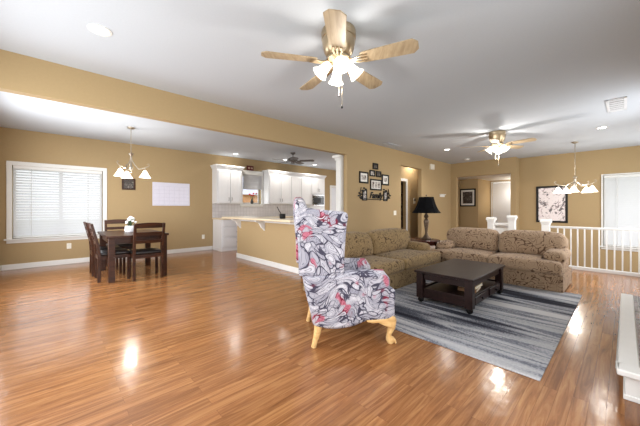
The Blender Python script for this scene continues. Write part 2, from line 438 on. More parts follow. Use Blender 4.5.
wall('wall_alcove_end', 'y', 2.36, 3.63, 12.6, 12.75, 0, 2.3, [(2.72, 3.56, 0, 2.2)])
struct(MB().box(10.75, 12.6, 2.25, 2.36, 0, 2.3).build('wall_alcove_side', M['wall'], smooth=False))
struct(MB().box(10.36, 12.6, 2.36, 4.4, 2.27, 2.32).build('ceiling_alcove', M['white'], smooth=False))
wall('wall_stairwell_front', 'x', 7.55, 10.6, -1.75, -1.6, -1.6, H, [(8.2, 10.0, 0.0, 2.4)])
struct(MB().box(7.4, 7.55, -1.6, 1.72, -1.6, -0.2).box(7.55, 10.6, 1.72, 1.84, -1.6, -0.2).box(7.55, 7.7, -1.6, -0.7, 0, H).build('wall_stairwell', M['wall'], smooth=False))
st = MB()
for k in range(7): st.box(7.55 + 0.27 * k, 7.85 + 0.27 * k, 1.16, 1.70, -1.45, -0.19 - 0.18 * k)
struct(st.build('floor_stairs', M['carpet'], smooth=False))
# peninsula half wall
struct(MB().box(3.245, 3.40, 3.98, 6.45, 0, 0.945).build('wall_peninsula', M['wall'], smooth=False))

def base_run(name, segs):
    mb = MB()
    for (x0, y0, x1, y1, nx, ny) in segs:      # a board 15 mm thick standing out along (nx,ny)
        xa, xb = sorted((x0, x1)); ya, yb = sorted((y0, y1))
        if nx: xa, xb = (x0, x0 + 0.015 * nx) if nx > 0 else (x0 - 0.015, x0)
        else: ya, yb = (y0, y0 + 0.015) if ny > 0 else (y0 - 0.015, y0)
        mb.box(xa, xb, ya, yb, 0, 0.105)
    return struct(mb.build(name, M['white'], bevel=0.004))
base_run('baseboard_back', [(-0.76, 8.14, 3.32, 8.14, 0, -1), (7.55, 8.14, 8.14, 8.14, 0, -1)])
base_run('baseboard_left', [(-0.78, -0.53, -0.78, 8.12, 1, 0)])
base_run('baseboard_peninsula', [(3.245, 3.98, 3.245, 6.45, -1, 0), (3.23, 6.45, 3.4, 6.45, 0, 1)])
base_run('baseboard_middle', [(4.70, 4.15, 6.86, 4.15, 0, -1), (8.14, 4.19, 10.18, 4.19, 0, -1)])
base_run('baseboard_front', [(-0.76, -0.55, 2.5, -0.55, 0, 1), (5.0, -0.55, 7.4, -0.55, 0, 1)])
base_run('baseboard_entry', [(10.2, 4.02, 10.2, 4.18, -1, 0), (10.2, 2.26, 10.2, 2.38, -1, 0)])

# white column at the end of the middle wall, behind its tan jamb
struct(MB().box(4.58, 4.76, 4.262, 4.40, 0, 2.26).box(4.565, 4.76, 4.262, 4.415, 0, 0.12).box(4.56, 4.76, 4.262, 4.42, 2.26, 2.31).box(4.52, 4.76, 4.262, 4.46, 2.31, 2.37).build('trim_1', M['white'], bevel=0.008))

# windows --------------------------------------------------------------
def window(name, axis, a0, a1, z0, z1, t, depth, inward, casing=0.075, mull=1, sill=True):
    root = bpy.data.objects.new(name, None); COL.objects.link(root); struct(root)
    def P(mb, a, b, u, v, z, w):
        (u, v) = sorted((u, v))
        return mb.box(a, b, u, v, z, w) if axis == 'x' else mb.box(u, v, a, b, z, w)
    ti = t + 0.02 * inward
    c = MB()
    P(c, a0 - casing, a0, t, ti, z0 - casing * 0.4, z1); P(c, a1, a1 + casing, t, ti, z0 - casing * 0.4, z1)
    P(c, a0 - casing, a1 + casing, t, ti, z1, z1 + casing)
    c.build('window_casing', M['white'], root, bevel=0.004)
    if sill:
        s_ = MB(); P(s_, a0 - casing - 0.03, a1 + casing + 0.03, t - depth * 0.5 * inward, t + 0.06 * inward, z0 - 0.03, z0)
        P(s_, a0 - casing, a1 + casing, t, ti, z0 - 0.09, z0 - 0.03)
        s_.build('window_sill', M['white'], root, bevel=0.005)
    f = MB(); u, v = t - inward * (depth - 0.02), t - inward * (depth - 0.06)
    P(f, a0, a0 + 0.045, u, v, z0, z1); P(f, a1 - 0.045, a1, u, v, z0, z1); P(f, a0, a1, u, v, z0, z0 + 0.045); P(f, a0, a1, u, v, z1 - 0.045, z1)
    for k in range(mull):
        a = a0 + (a1 - a0) * (k + 1) / (mull + 1); P(f, a - 0.03, a + 0.03, u, v, z0, z1)
    f.build('window_frame', M['white'], root, bevel=0.004)
    g = MB(); P(g, a0 + 0.04, a1 - 0.04, (u + v) / 2 - 0.003, (u + v) / 2 + 0.003, z0 + 0.04, z1 - 0.04)
    g.build('window_pane', M['glass'], root, smooth=False)
    return root
window('window_1', 'x', -0.62, 0.79, 0.60, 2.04, 8.14, 0.16, -1)
window('window_2', 'x', *KW, 8.14, 0.16, -1, casing=0.075, mull=0)
window('window_3', 'y', -1.0, 0.40, 0.2, 2.06, 10.6, 0.15, -1, casing=0.03)
window('window_4', 'y', 1.3, 4.0, 0.6, 2.2, -0.78, 0.15, 1, mull=2)
window('window_5', 'y', 4.9, 6.5, 0.6, 2.1, -0.78, 0.15, 1)
window('window_6', 'x', 0.0, 2.2, 0.5, 2.4, -0.55, 0.15, 1)
window('added_window_8', 'x', 8.2, 10.0, 0.0, 2.4, -1.6, 0.15, 1)  # unseen window added to go with the stairwell fill light
window('added_window_9', 'y', 5.5, 7.3, 0.1, 2.2, 9.1, 0.15, -1)  # unseen window added to go with the kitchen fill light
window('window_7', 'x', 5.5, 7.1, 0.5, 2.4, -0.55, 0.15, 1)

def blind(label, loc, rz, w, h, n, tilt=52):
    r = thing('window_blind', label, 'window blind', loc, rz)
    MB().box(-w / 2, w / 2, -0.045, 0.0, h - 0.06, h).build('head_rail', M['white'], r, bevel=0.004)
    s_ = MB()
    pitch = (h - 0.10) / n
    for k in range(n):
        s_.cbox((0, -0.022, 0.05 + pitch * (k + 0.5)), (w - 0.01, 0.062, 0.003), Matrix.Rotation(R(tilt), 3, 'X'))
    s_.build('slats', M['slat'], r, smooth=False)
    MB().box(-w / 2, w / 2, -0.04, -0.005, 0.005, 0.03).build('bottom_rail', M['white'], r, bevel=0.003)
    for x in (-w * 0.32, w * 0.32):
        MB().box(x - 0.006, x + 0.006, -0.05, -0.047, 0.03, h - 0.06).build('ladder_tape', M['wire'], r, smooth=False)
    return r
blind('wide white slatted blind over the dining area window', (0.085, 8.165, 0.605), 0, 1.38, 1.43, 25)
blind('white slatted blind on the stairwell window behind the railing', (10.625, -0.30, 0.21), R(-90), 1.36, 1.84, 33, 68)

# doors ------------------------------------------------------------------
def paneldoor(name, loc, rz, w, h, panels, knobside=1, casing=0.08, knob=0.95):
    r = bpy.data.objects.new(name, None); COL.objects.link(r); struct(r); r.location = loc; r.rotation_euler = (0, 0, rz)
    c = MB().box(-w / 2 - casing, -w / 2, -0.02, 0.0, 0, h + casing).box(w / 2, w / 2 + casing, -0.02, 0.0, 0, h + casing).box(-w / 2, w / 2, -0.02, 0.0, h, h + casing)
    c.build('door_casing', M['white'], r, bevel=0.004)
    if panels is not None:
        d = MB().box(-w / 2 + 0.003, w / 2 - 0.003, 0.02, 0.06, 0.008, h - 0.003)
        d.build('door_leaf', M['door'], r, bevel=0.003)
        for (x0, x1, z0, z1) in panels:
            MB().box(x0 * w, x1 * w, 0.012, 0.02, z0 * h, z1 * h).build('door_panel', M['door'], r, bevel=0.006)
        x = knobside * (w / 2 - 0.07)
        MB().lathe([(0.0, 0.06), (0.025, 0.055), (0.03, 0.035), (0.012, 0.02), (0.012, 0.0)], (x, 0.02, knob), 12, Matrix.Rotation(R(90), 3, 'X')).build('door_knob', M['black'], r)
    return r
SIX = [(-0.38, -0.06, 0.08, 0.40), (0.06, 0.38, 0.08, 0.40), (-0.38, -0.06, 0.46, 0.78), (0.06, 0.38, 0.46, 0.78), (-0.38, -0.06, 0.83, 0.95), (0.06, 0.38, 0.83, 0.95)]
paneldoor('door_1', (12.6, 3.14, 0), R(-90), 0.84, 2.18, SIX[:0], 1, 0.05, 1.90)
paneldoor('door_2', (7.515, 4.62, 0), 0, 0.83, 2.02, None)
paneldoor('door_3', (8.625, 8.14, 0), 0, 0.85, 2.04, SIX, 1)

# neighbour's house beyond the kitchen window and the garden ground
struct(MB().box(-30, 40, 8.35, 60, -0.6, -0.5).box(-40, -1.0, -40, 8.35, -0.6, -0.5).box(-1, 40, -40, -1.8, -0.6, -0.5).box(10.8, 40, -1.8, 2.2, -0.6, -0.5).box(12.8, 40, 2.2, 8.35, -0.6, -0.5).build('ground', M['lawn'], smooth=False))
hs = thing('house', 'orange stucco neighbouring house with pale roof seen through the kitchen window', 'house', (9.5, 17.5, -0.5))
MB().box(-4, 4, 0, 6, 0, 2.6).build('wall', M['stucco'], hs, smooth=False)
MB().prism([(-4.4, 2.6), (4.4, 2.6), (0, 4.2)], -0.4, 6.4).build('roof', M['roofing'], hs, smooth=False)

# ------------------------------------------------------------------ rug, sofas, coffee table, wing chair
RZ = 0.010
def rugf(x, y, z): return (x, y, z)
rg = MB().box(2.45, 5.28, 0.40, 2.78, 0.0, RZ).build('area_rug', M['rug'], bevel=0.004)
tag(rg, 'grey and charcoal striped area rug lying under the coffee table', 'rug')

def puff(cx, cy, cz, hx, hy, hz, ax, amt):
    def f(x, y, z):
        u = [(x - cx) / hx, (y - cy) / hy, (z - cz) / hz]
        o = [a for a in range(3) if a != ax]
        k = max(0, 1 - u[o[0]] ** 2) * max(0, 1 - u[o[1]] ** 2)
        q = [x, y, z]; q[ax] += amt * k * max(-1, min(1, u[ax])); return tuple(q)
    return f

def sofa(label, loc, rz, L, m):
    r = thing('sofa', label, 'sofa', loc, rz, 'scroll patterned sofas')
    hl = L / 2; D = 0.93
    # base and skirt
    MB().rbox((0, 0.48, 0.16), (L - 0.06, 0.84, 0.20), 0.03).build('base', m, r)
    sk = MB()
    for (x0, x1, y0, y1) in ((-hl + 0.01, hl - 0.01, 0.03, 0.05), (-hl + 0.01, -hl + 0.03, 0.05, 0.90), (hl - 0.03, hl - 0.01, 0.05, 0.90), (-hl + 0.01, hl - 0.01, 0.90, 0.92)):
        sk.box(x0, x1, y0, y1, 0.0, 0.235)
    sk.build('skirt', m, r, bevel=0.006)
    wl_ = MB()
    wl_.tube([(-hl + 0.01, 0.028, 0.235), (hl - 0.01, 0.028, 0.235)], 0.008); wl_.build('welting', m, r)
    for s in (-1, 1):
        # seat cushion, T-shaped: runs out in front of the arm
        w = hl - 0.02
        cx = s * w / 2
        f0 = puff(cx, 0.36, 0.335, w / 2, 0.40, 0.09, 2, 0.035)
        def f(x, y, z, f0=f0, s=s):
            x, y, z = f0(x, y, z)
            if y > 0.20:                      # narrows behind the front of the arm
                lim = hl - 0.30
                if s * x > lim: x = s * (lim + (s * x - lim) * max(0.0, 1 - (y - 0.20) / 0.05))
            return (x, y, z)
        MB().rbox((cx, 0.36, 0.325), (w, 0.74, 0.17), 0.055, f, 3, 8).build('seat_cushion', m, r)
        bx = s * (hl - 0.03) / 2
        bw = hl - 0.03
        f1 = puff(bx, 0.66, 0.60, bw / 2, 0.12, 0.22, 1, 0.075)
        def g(x, y, z, f1=f1, bx=bx, bw=bw, s=s):
            x, y, z = f1(x, y, z)
            u = (x - bx) / (bw / 2)
            if z > 0.6: z -= 0.075 * abs(u) ** 6 + 0.012
            y += (z - 0.4) * 0.18
            if z < 0.60 and s * u > 0.70:     # tucked in above the arm
                x -= s * 0.14 * (s * u - 0.70) / 0.3 * (0.60 - z) / 0.2
            return (x, y, z)
        MB().rbox((bx, 0.66, 0.61), (bw, 0.24, 0.42), 0.085, g, 4, 6).build('back_cushion', m, r)
        # rolled arm
        a = MB()
        xa = s * (hl - 0.135)
        a.rbox((xa, 0.54, 0.31), (0.21, 0.66, 0.32), 0.04)
        def fa(x, y, z, xa=xa):
            k = 1 - 0.10 * max(0, (0.45 - y) / 0.3)
            return (x, y, 0.46 + (z - 0.46) * k - 0.03 * max(0, (0.5 - y)))
        a.rbox((xa, 0.54, 0.465), (0.27, 0.72, 0.19), 0.09, fa, 4, 4)
        a.build('arm', m, r)
    MB().rbox((0, 0.845, 0.46), (L - 0.08, 0.15, 0.50), 0.05, lambda x, y, z: (x, y + (z - 0.3) * 0.10, z)).build('back_frame', m, r)
    return r
sofa('olive brown scroll patterned sofa with its back to the photo wall, behind the wing chair', (3.85, 2.25, RZ), 0, 2.50, M['sofad'])
sofa('tan scroll patterned loveseat with its back to the white railing', (5.16, 1.54, RZ), R(-90), 1.92, M['sofa'])

# coffee table
ct = thing('coffee_table', 'dark espresso square coffee table on casters on the striped rug', 'coffee table', (3.955, 1.48, RZ))
hx, hy = 0.615, 0.35
MB().box(-hx, hx, -hy, hy, 0.375, 0.402).build('tabletop', M['espresso'], ct, bevel=0.006)
for sx in (-1, 1):
    for sy in (-1, 1):
        x, y = sx * (hx - 0.065), sy * (hy - 0.06)
        lg = MB().box(x - 0.042, x + 0.042, y - 0.042, y + 0.042, 0.06, 0.375).build('leg', M['espresso'], ct, bevel=0.004)
        MB().lathe([(0, 0.03), (0.016, 0.028), (0.034, 0.022), (0.036, 0.0), (0.034, -0.022), (0.016, -0.028), (0, -0.03)], (x, y, 0.0375), 16, Matrix.Rotation(R(90), 3, 'Y') @ Matrix.Rotation(R(20 * sx), 3, 'X')).lathe([(0.012, 0.03), (0.02, 0.055), (0.02, 0.06)], (x, y, 0.0), 10).build('caster', M['black'], lg)
ax_, ay_ = hx - 0.107, hy - 0.102
for sy in (-1, 1):
    MB().box(-ax_, ax_, sy * (hy - 0.06) - 0.012, sy * (hy - 0.06) + 0.012, 0.29, 0.375).build('apron', M['espresso'], ct, bevel=0.003)
    MB().box(-ax_, ax_, sy * (hy - 0.06) - 0.015, sy * (hy - 0.06) + 0.015, 0.065, 0.185).build('lower_panel', M['espresso'], ct, bevel=0.003)
for sx in (-1, 1):
    MB().box(sx * (hx - 0.065) - 0.012, sx * (hx - 0.065) + 0.012, -ay_, ay_, 0.29, 0.375).build('apron', M['espresso'], ct, bevel=0.003)
    MB().box(sx * (hx - 0.065) - 0.015, sx * (hx - 0.065) + 0.015, -ay_, ay_, 0.065, 0.185).build('lower_panel', M['espresso'], ct, bevel=0.003)
for x in (-0.26, 0.26):
    dr = MB().box(x - 0.20, x + 0.20, -hy + 0.028, -hy + 0.045, 0.08, 0.172).build('drawer', M['espresso'], ct, bevel=0.006)
    MB().lathe([(0.0, 0.028), (0.014, 0.022), (0.014, 0.014), (0.006, 0.0)], (x, -hy + 0.03, 0.126), 10, Matrix.Rotation(R(90), 3, 'X')).build('knob', M['black'], dr)
MB().box(-hx + 0.08, hx - 0.08, -hy + 0.075, hy - 0.075, 0.15, 0.165).build('shelf', M['espresso'], ct)

def book(label, loc, rz, d, cover):
    r = thing('book', label, 'book', loc, rz, 'books on the coffee table shelf')
    a, b, c = d
    MB().box(-a / 2, a / 2, -b / 2, b / 2, 0, 0.004).box(-a / 2, a / 2, -b / 2, b / 2, c - 0.004, c).box(-a / 2, -a / 2 + 0.004, -b / 2, b / 2, 0, c).build('cover', cover, r)
    MB().box(-a / 2 + 0.004, a / 2 - 0.006, -b / 2 + 0.005, b / 2 - 0.005, 0.004, c - 0.004).build('pages', M['page'], r, smooth=False)
    return r
book('tan covered book lying at the bottom of the pair in the coffee table', (3.82, 1.335, 0.167 + RZ), R(8), (0.30, 0.21, 0.04), M['booktan'])
book('cream covered book lying on the tan book in the coffee table', (3.83, 1.325, 0.208 + RZ), R(3), (0.28, 0.20, 0.035), M['bookc'])

# wing chair -------------------------------------------------------------
wc = thing('wing_chair', 'tall wing chair in grey and crimson leaf print standing before the sofas', 'armchair', (1.8045, 2.0526, 0), R(-36))
F_ = M['floral']
def lean(z): return -0.012 - 0.157 * max(0, (z - 0.19)) / 0.99
def fback(x, y, z):
    t = (z - 0.19) / 1.0
    zz = z + max(0, t) ** 5 * 0.085 * max(0.0, math.cos(PI * y / 0.70))
    x = x * (1 - 0.25 * max(0, min(1, (t - 0.80) / 0.22)))
    xx = x + lean(z) - 0.05 * max(0, t - 0.85) * (1 if x < 0.06 else 0.2)
    return (xx, y * (0.94 + 0.06 * min(1, t)), zz)
MB().rbox((0.065, 0, 0.70), (0.13, 0.645, 1.02), 0.045, fback, 3, 12).build('backrest', F_, wc)
MB().rbox((0.20, 0, 0.80), (0.15, 0.48, 0.66), 0.06, lambda x, y, z: (x + lean(z) + 0.012, y, z), 3, 6).build('back_cushion', F_, wc)
wing = [(-0.139, 0.62), (-0.145, 0.889), (-0.173, 1.165), (-0.166, 1.212), (-0.12, 1.214), (-0.072, 1.204), (0.004, 1.192), (0.09, 1.183), (0.168, 1.175), (0.24, 1.170), (0.276, 1.157), (0.281, 1.12), (0.270, 1.05), (0.262, 0.93), (0.256, 0.80), (0.250, 0.66), (0.250, 0.60)]
arm = [(-0.017, 0.193), (-0.065, 0.42), (-0.106, 0.625), (0.05, 0.634), (0.25, 0.634), (0.45, 0.628), (0.575, 0.622), (0.612, 0.612), (0.626, 0.585), (0.628, 0.47), (0.640, 0.205), (0.523, 0.213), (0.44, 0.213), (0.39, 0.195), (0.342, 0.176), (0.29, 0.166), (0.23, 0.160), (0.168, 0.158), (0.10, 0.165), (0.04, 0.180)]
for s in (-1, 1):
    def fw_(a, b, y, s=s):
        fl = 0.03 * max(0, (a + 0.02) / 0.3) * max(0, (b - 0.8) / 0.36)
        return (a, s * (y + fl), b)
    MB().prism(wing, 0.245, 0.326, fw_).build('wing', F_, wc, bevel=0.02, seg=3)
    am = MB().prism(arm, 0.225, 0.33, lambda a, b, y, s=s: (a, s * y, b)).build('arm', F_, wc, bevel=0.03, seg=3)
    MB().tube([(0.25, s * 0.285, 0.615), (0.45, s * 0.285, 0.610), (0.59, s * 0.285, 0.602), (0.612, s * 0.285, 0.57), (0.615, s * 0.285, 0.45), (0.618, s * 0.285, 0.24)], [0.045, 0.052, 0.055, 0.054, 0.048, 0.04], 14).build('arm_roll', F_, am)
MB().rbox((0.36, 0, 0.315), (0.66, 0.46, 0.21), 0.03).rbox((0.665, 0, 0.315), (0.085, 0.66, 0.21), 0.03).build('seat_base', F_, wc)
fs = puff(0.36, 0, 0.44, 0.30, 0.22, 0.09, 2, 0.03)
MB().rbox((0.36, 0, 0.435), (0.56, 0.445, 0.15), 0.055, fs, 3, 6).rbox((0.672, 0, 0.425), (0.09, 0.665, 0.135), 0.042).build('seat_cushion', F_, wc)
for s in (-1, 1):
    gz = 0.024 if s > 0 else 0.0          # the far front foot stands on the edge of the rug
    MB().tube([(0.035, s * 0.275, 0.21), (0.02, s * 0.28, 0.12), (0.0, s * 0.285, 0.05), (-0.012, s * 0.285, 0.0)], [0.036, 0.030, 0.024, 0.022], 12).build('leg', M['pale'], wc)
    fl = MB()
    fl.tube([(0.655, s * 0.285, 0.235), (0.680, s * 0.292, 0.19), (0.682, s * 0.293, 0.14), (0.662, s * 0.29, 0.085), (0.658, s * 0.29, 0.06), (0.668, s * 0.29, 0.038), (0.680, s * 0.29, 0.004 + gz)], [0.058, 0.050, 0.034, 0.022, 0.024, 0.036, 0.028], 14)
    for k in (-1, 0, 1): fl.tube([(0.672, s * 0.29 + k * 0.018, 0.058), (0.705, s * 0.29 + k * 0.022, 0.034), (0.714, s * 0.29 + k * 0.024, 0.008 + gz)], [0.009, 0.012, 0.008], 6)
    fl.build('leg', M['pale'], wc)
    # carved bracket running back from the knee
    MB().prism([(0.68, 0.232), (0.44, 0.226), (0.455, 0.210), (0.50, 0.197), (0.55, 0.199), (0.585, 0.180), (0.62, 0.165), (0.67, 0.15)], s * 0.26, s * 0.337, lambda a, b, y: (a, y, b)).build('knee_bracket', M['pale'], wc, bevel=0.010, seg=2)
MB().prism([(-0.27, 0.235), (0.27, 0.235), (0.27, 0.17), (0.2, 0.205), (0.1, 0.195), (0, 0.18), (-0.1, 0.195), (-0.2, 0.205), (-0.27, 0.17)], 0.675, 0.715, lambda a, b, y: (y, a, b)).build('front_apron', M['pale'], wc, bevel=0.006)

# end table and lamp -------------------------------------------------------
et = thing('end_table', 'round dark mahogany end table in the corner between the two sofas', 'end table', (5.59, 2.875, 0))
MB().lathe([(0, 0.55), (0.33, 0.55), (0.345, 0.54), (0.34, 0.525), (0.32, 0.518), (0, 0.518)], n=36).build('tabletop', M['mahog'], et)
MB().lathe([(0, 0.518), (0.29, 0.518), (0.29, 0.45), (0, 0.45)], n=32).build('apron', M['mahog'], et)
for k in range(4):
    a = PI / 4 + k * PI / 2; c, s = math.cos(a), math.sin(a)
    MB().tube([(c * q, s * q, z) for q, z in ((0.27, 0.47), (0.30, 0.40), (0.28, 0.28), (0.23, 0.15), (0.25, 0.06), (0.29, 0.012))], [0.03, 0.03, 0.024, 0.018, 0.018, 0.024], 10).build('leg', M['mahog'], et)
MB().lathe([(0, 0.17), (0.20, 0.17), (0.21, 0.16), (0.20, 0.15), (0, 0.15)], n=28).build('shelf', M['mahog'], et)

tl = thing('table_lamp', 'table lamp with black bell shade on the round end table', 'table lamp', (5.59, 2.79, 0.551))
MB().lathe([(0, 0), (0.105, 0), (0.11, 0.02), (0.09, 0.035), (0.06, 0.06), (0.035, 0.10), (0.025, 0.14)], n=24).build('base', M['bronze'], tl)
MB().lathe([(0.022, 0.13), (0.028, 0.18), (0.04, 0.27), (0.05, 0.34), (0.055, 0.38), (0.04, 0.41), (0.02, 0.43), (0.045, 0.46), (0.05, 0.485), (0.03, 0.51), (0.015, 0.54), (0.012, 0.60)], n=20).build('stem', M['bronze'], tl)
sh = [(0.285, 0.545), (0.24, 0.60), (0.205, 0.67), (0.175, 0.75), (0.155, 0.82), (0.143, 0.875)]
MB().lathe(sh + [(q - 0.004, z) for q, z in sh[::-1]], n=8, mtx=Matrix.Rotation(R(22), 3, 'Z')).build('lamp_shade', M['blackfab'], tl)
MB().tube([(0, 0, 0.60), (0, 0, 0.90)], 0.005).ball((0, 0, 0.91), 0.016).tube([(-0.14, 0, 0.868), (0.14, 0, 0.868)], 0.003).build('finial', M['bronze'], tl)
ob = thing('wicker_ball', 'small dark twisted wire ornament on the shelf of the end table', 'ornament', (5.50, 2.80, 0.17))
ornmb = MB()
for k in range(5):
    m3 = Matrix.Rotation(k * 1.1, 3, 'Z') @ Matrix.Rotation(1.0 + k * 0.5, 3, 'X')
    ornmb.tube([m3 @ Vector((0.085 * math.cos(a * PI / 8), 0.085 * math.sin(a * PI / 8), 0)) + Vector((0, 0, 0.092)) for a in range(17)], 0.007, 6)
ornmb.build('wire_rings', M['black'], ob)
COL.objects.unlink(ob); bpy.data.objects['wire_rings'].parent = None
orn = bpy.data.objects['wire_rings']; orn.name = 'wire_ornament'; orn.location = (5.56, 2.80, 0.171)
tag(orn, 'small dark twisted wire ornament on the low shelf of the end table', 'ornament'); bpy.data.objects.remove(ob)

# ------------------------------------------------------------------ ceiling fans
def bell_profile(r0, r1, h):
    p = [(0.018, 0.0), (r0, -0.005), (r0 * 1.12, -h * 0.25), (r0 * 1.25, -h * 0.5), (r0 * 1.5, -h * 0.75), (r1, -h)]
    return p + [(q - 0.004, z - 0.001) for q, z in p[::-1][:-1]]

def ceiling_fan(label, loc, rz, rad, bladem, metal, lights=4, drop=0.0, group='ceiling fans', glow=14):
    r = thing('ceiling_fan', label, 'ceiling fan', loc, rz, group)
    if drop:
        MB().lathe([(0, 0), (0.07, 0), (0.065, -0.03), (0.03, -0.06), (0.012, -0.065), (0.012, -drop), (0, -drop)], n=20).build('canopy', metal, r)
        d0 = -drop
        MB().lathe([(0.012, d0 + 0.03), (0.04, d0 + 0.02), (0.11, d0), (0.135, d0 - 0.03), (0.135, d0 - 0.07), (0.10, d0 - 0.10), (0.05, d0 - 0.12), (0.05, d0 - 0.16), (0, d0 - 0.165)], n=28).build('motor_housing', metal, r)
        bz = d0 - 0.085
    else:
        MB().lathe([(0, -0.0005), (0.145, -0.0005), (0.152, -0.02), (0.148, -0.04), (0.152, -0.045), (0.15, -0.075), (0.142, -0.08), (0.146, -0.085), (0.14, -0.14), (0.125, -0.19), (0.10, -0.225), (0.07, -0.24), (0, -0.24)], n=36).build('motor_housing', metal, r)
        bz = -0.275
        MB().lathe([(0, -0.235), (0.105, -0.24), (0.11, -0.26), (0.07, -0.285), (0.055, -0.30), (0.06, -0.315), (0.04, -0.335), (0, -0.345)], n=28).build('light_hub', metal, r)
    for k in range(5):
        a = PI + k * 2 * PI / 5
        m3 = Matrix.Rotation(a, 3, 'Z') @ Matrix.Rotation(R(-11), 3, 'X')
        b0 = 0.20
        poly = [(b0, -0.055), (b0 + 0.03, -0.065), (rad - 0.04, -0.080), (rad, -0.04), (rad, 0.04), (rad - 0.04, 0.080), (b0 + 0.03, 0.065), (b0, 0.055)]
        bl = MB().prism(poly, -0.004, 0.004, lambda p, q, t, m3=m3, bz=bz: tuple(m3 @ Vector((p, q, t)) + Vector((0, 0, bz)))).build('blade', bladem, r, bevel=0.002)
        ir = MB()
        for q in (-0.03, 0, 0.03):
            ir.tube([m3 @ Vector((0.09, 0, 0.006)) + Vector((0, 0, bz)), m3 @ Vector((0.15, q * 0.7, -0.012)) + Vector((0, 0, bz)), m3 @ Vector((0.20, q * 1.2, -0.010)) + Vector((0, 0, bz)), m3 @ Vector((0.255, q, -0.008)) + Vector((0, 0, bz))], 0.008, 6)
        ir.build('blade_iron', metal, bl)
    for k in range(lights):
        a = PI / 4 + k * 2 * PI / lights + R(-34)
        tilt = Matrix.Rotation(a, 3, 'Z') @ Matrix.Rotation(R(-42), 3, 'Y')
        base = Matrix.Rotation(a, 3, 'Z') @ Vector((0.085, 0, -0.290))
        ar = MB().tube([Matrix.Rotation(a, 3, 'Z') @ Vector((0.04, 0, -0.30)), base], 0.014).build('light_arm', metal, r)
        MB().lathe(bell_profile(0.034, 0.072, 0.125), base, 18, tilt).ball(base + tilt @ Vector((0, 0, -0.06)), 0.028).build('glass_shade', M['bell'], ar)
    if lights:
        for x, y, z in ((0.03, 0.0, -0.56), (-0.015, -0.03, -0.68)):
            ch = MB().tube([(x, y, -0.33), (x, y, z)], 0.0022, 6).build('pull_chain', metal, r)
            MB().lathe([(0, 0.03), (0.007, 0.02), (0.009, 0.0), (0, -0.008)], (x, y, z), 10).build('pull_knob', M['black'], ch)
        lamp('fan_glow', (0, 0, -0.52), glow, r)
    return r
# camera forward lies at 47 deg; one blade of the near fan points back towards the camera
ceiling_fan('wood bladed hugger ceiling fan with four lit glass shades above the wing chair', (1.815, 1.71, H), R(47 - 6), 0.665, M['blade'], M['brass'])
ceiling_fan('wood bladed hugger ceiling fan hanging beyond the loveseat near the stairwell', (6.585, 1.775, H), R(82), 0.665, M['blade'], M['brass'], 4, glow=40)
ceiling_fan('dark ceiling fan on a short rod above the kitchen', (4.86, 6.33, H), R(60), 0.60, M['darkblade'], M['pewter'], 0, 0.15)

# chandeliers ---------------------------------------------------------------
def chandelier(label, loc, rz, n, rad, ztop, zsh, metal):
    r = thing('chandelier', label, 'chandelier', loc, rz, 'hanging chandeliers')
    MB().lathe([(0, -0.0005), (0.065, -0.0005), (0.06, -0.02), (0.02, -0.035), (0, -0.035)], n=20).build('canopy', metal, r)
    MB().tube([(0, 0, -0.03), (0, 0, ztop)], 0.007).build('rod', metal, r)
    MB().lathe([(0, ztop + 0.02), (0.02, ztop + 0.01), (0.045, ztop - 0.005), (0.03, ztop - 0.03), (0.016, ztop - 0.05), (0.016, zsh + 0.10), (0.035, zsh + 0.07), (0.03, zsh + 0.03), (0.012, zsh), (0.018, zsh - 0.02), (0, zsh - 0.04)], n=16).build('body', metal, r)
    for k in range(n):
        a = 2 * PI * k / n; m3 = Matrix.Rotation(a, 3, 'Z')
        zm = zsh + 0.08
        pts = [(0.012, ztop - 0.05), (0.02, ztop - 0.14), (0.06, zm + 0.05), (rad * 0.55, zm - 0.04), (rad * 0.85, zm - 0.02), (rad, zm - 0.005), (rad, zsh + 0.02)]
        ar = MB().tube([m3 @ Vector((q, 0, z)) for q, z in pts], 0.008, 6)
        sc = [(rad, zm - 0.005), (rad + 0.05, zm + 0.015), (rad + 0.075, zm + 0.05), (rad + 0.055, zm + 0.075), (rad + 0.03, zm + 0.06)]
        ar.tube([m3 @ Vector((q, 0, z)) for q, z in sc], 0.006, 6)
        ar = ar.build('arm', metal, r)
        MB().lathe([(0.02, 0.02), (0.035, 0.0), (0.055, -0.04), (0.075, -0.08), (0.102, -0.118), (0.098, -0.118), (0.07, -0.078), (0.05, -0.04), (0.03, -0.004)], m3 @ Vector((rad, 0, zsh)), 18).ball(m3 @ Vector((rad, 0, zsh - 0.07)), 0.028).build('glass_shade', M['bell'], ar)
    lamp('chandelier_glow', (0, 0, zsh - 0.22), 26, r)
    return r
chandelier('three shade scrolled chandelier hanging over the dining table', (1.063, 6.48, H), R(-43 + 20), 3, 0.235, -0.50, -0.84, M['nickel'])
chandelier('five shade scrolled chandelier hanging in the stairwell beyond the railing', (8.93, 0.80, H), R(-43 + 8), 5, 0.31, -0.82, -1.07, M['nickel'])

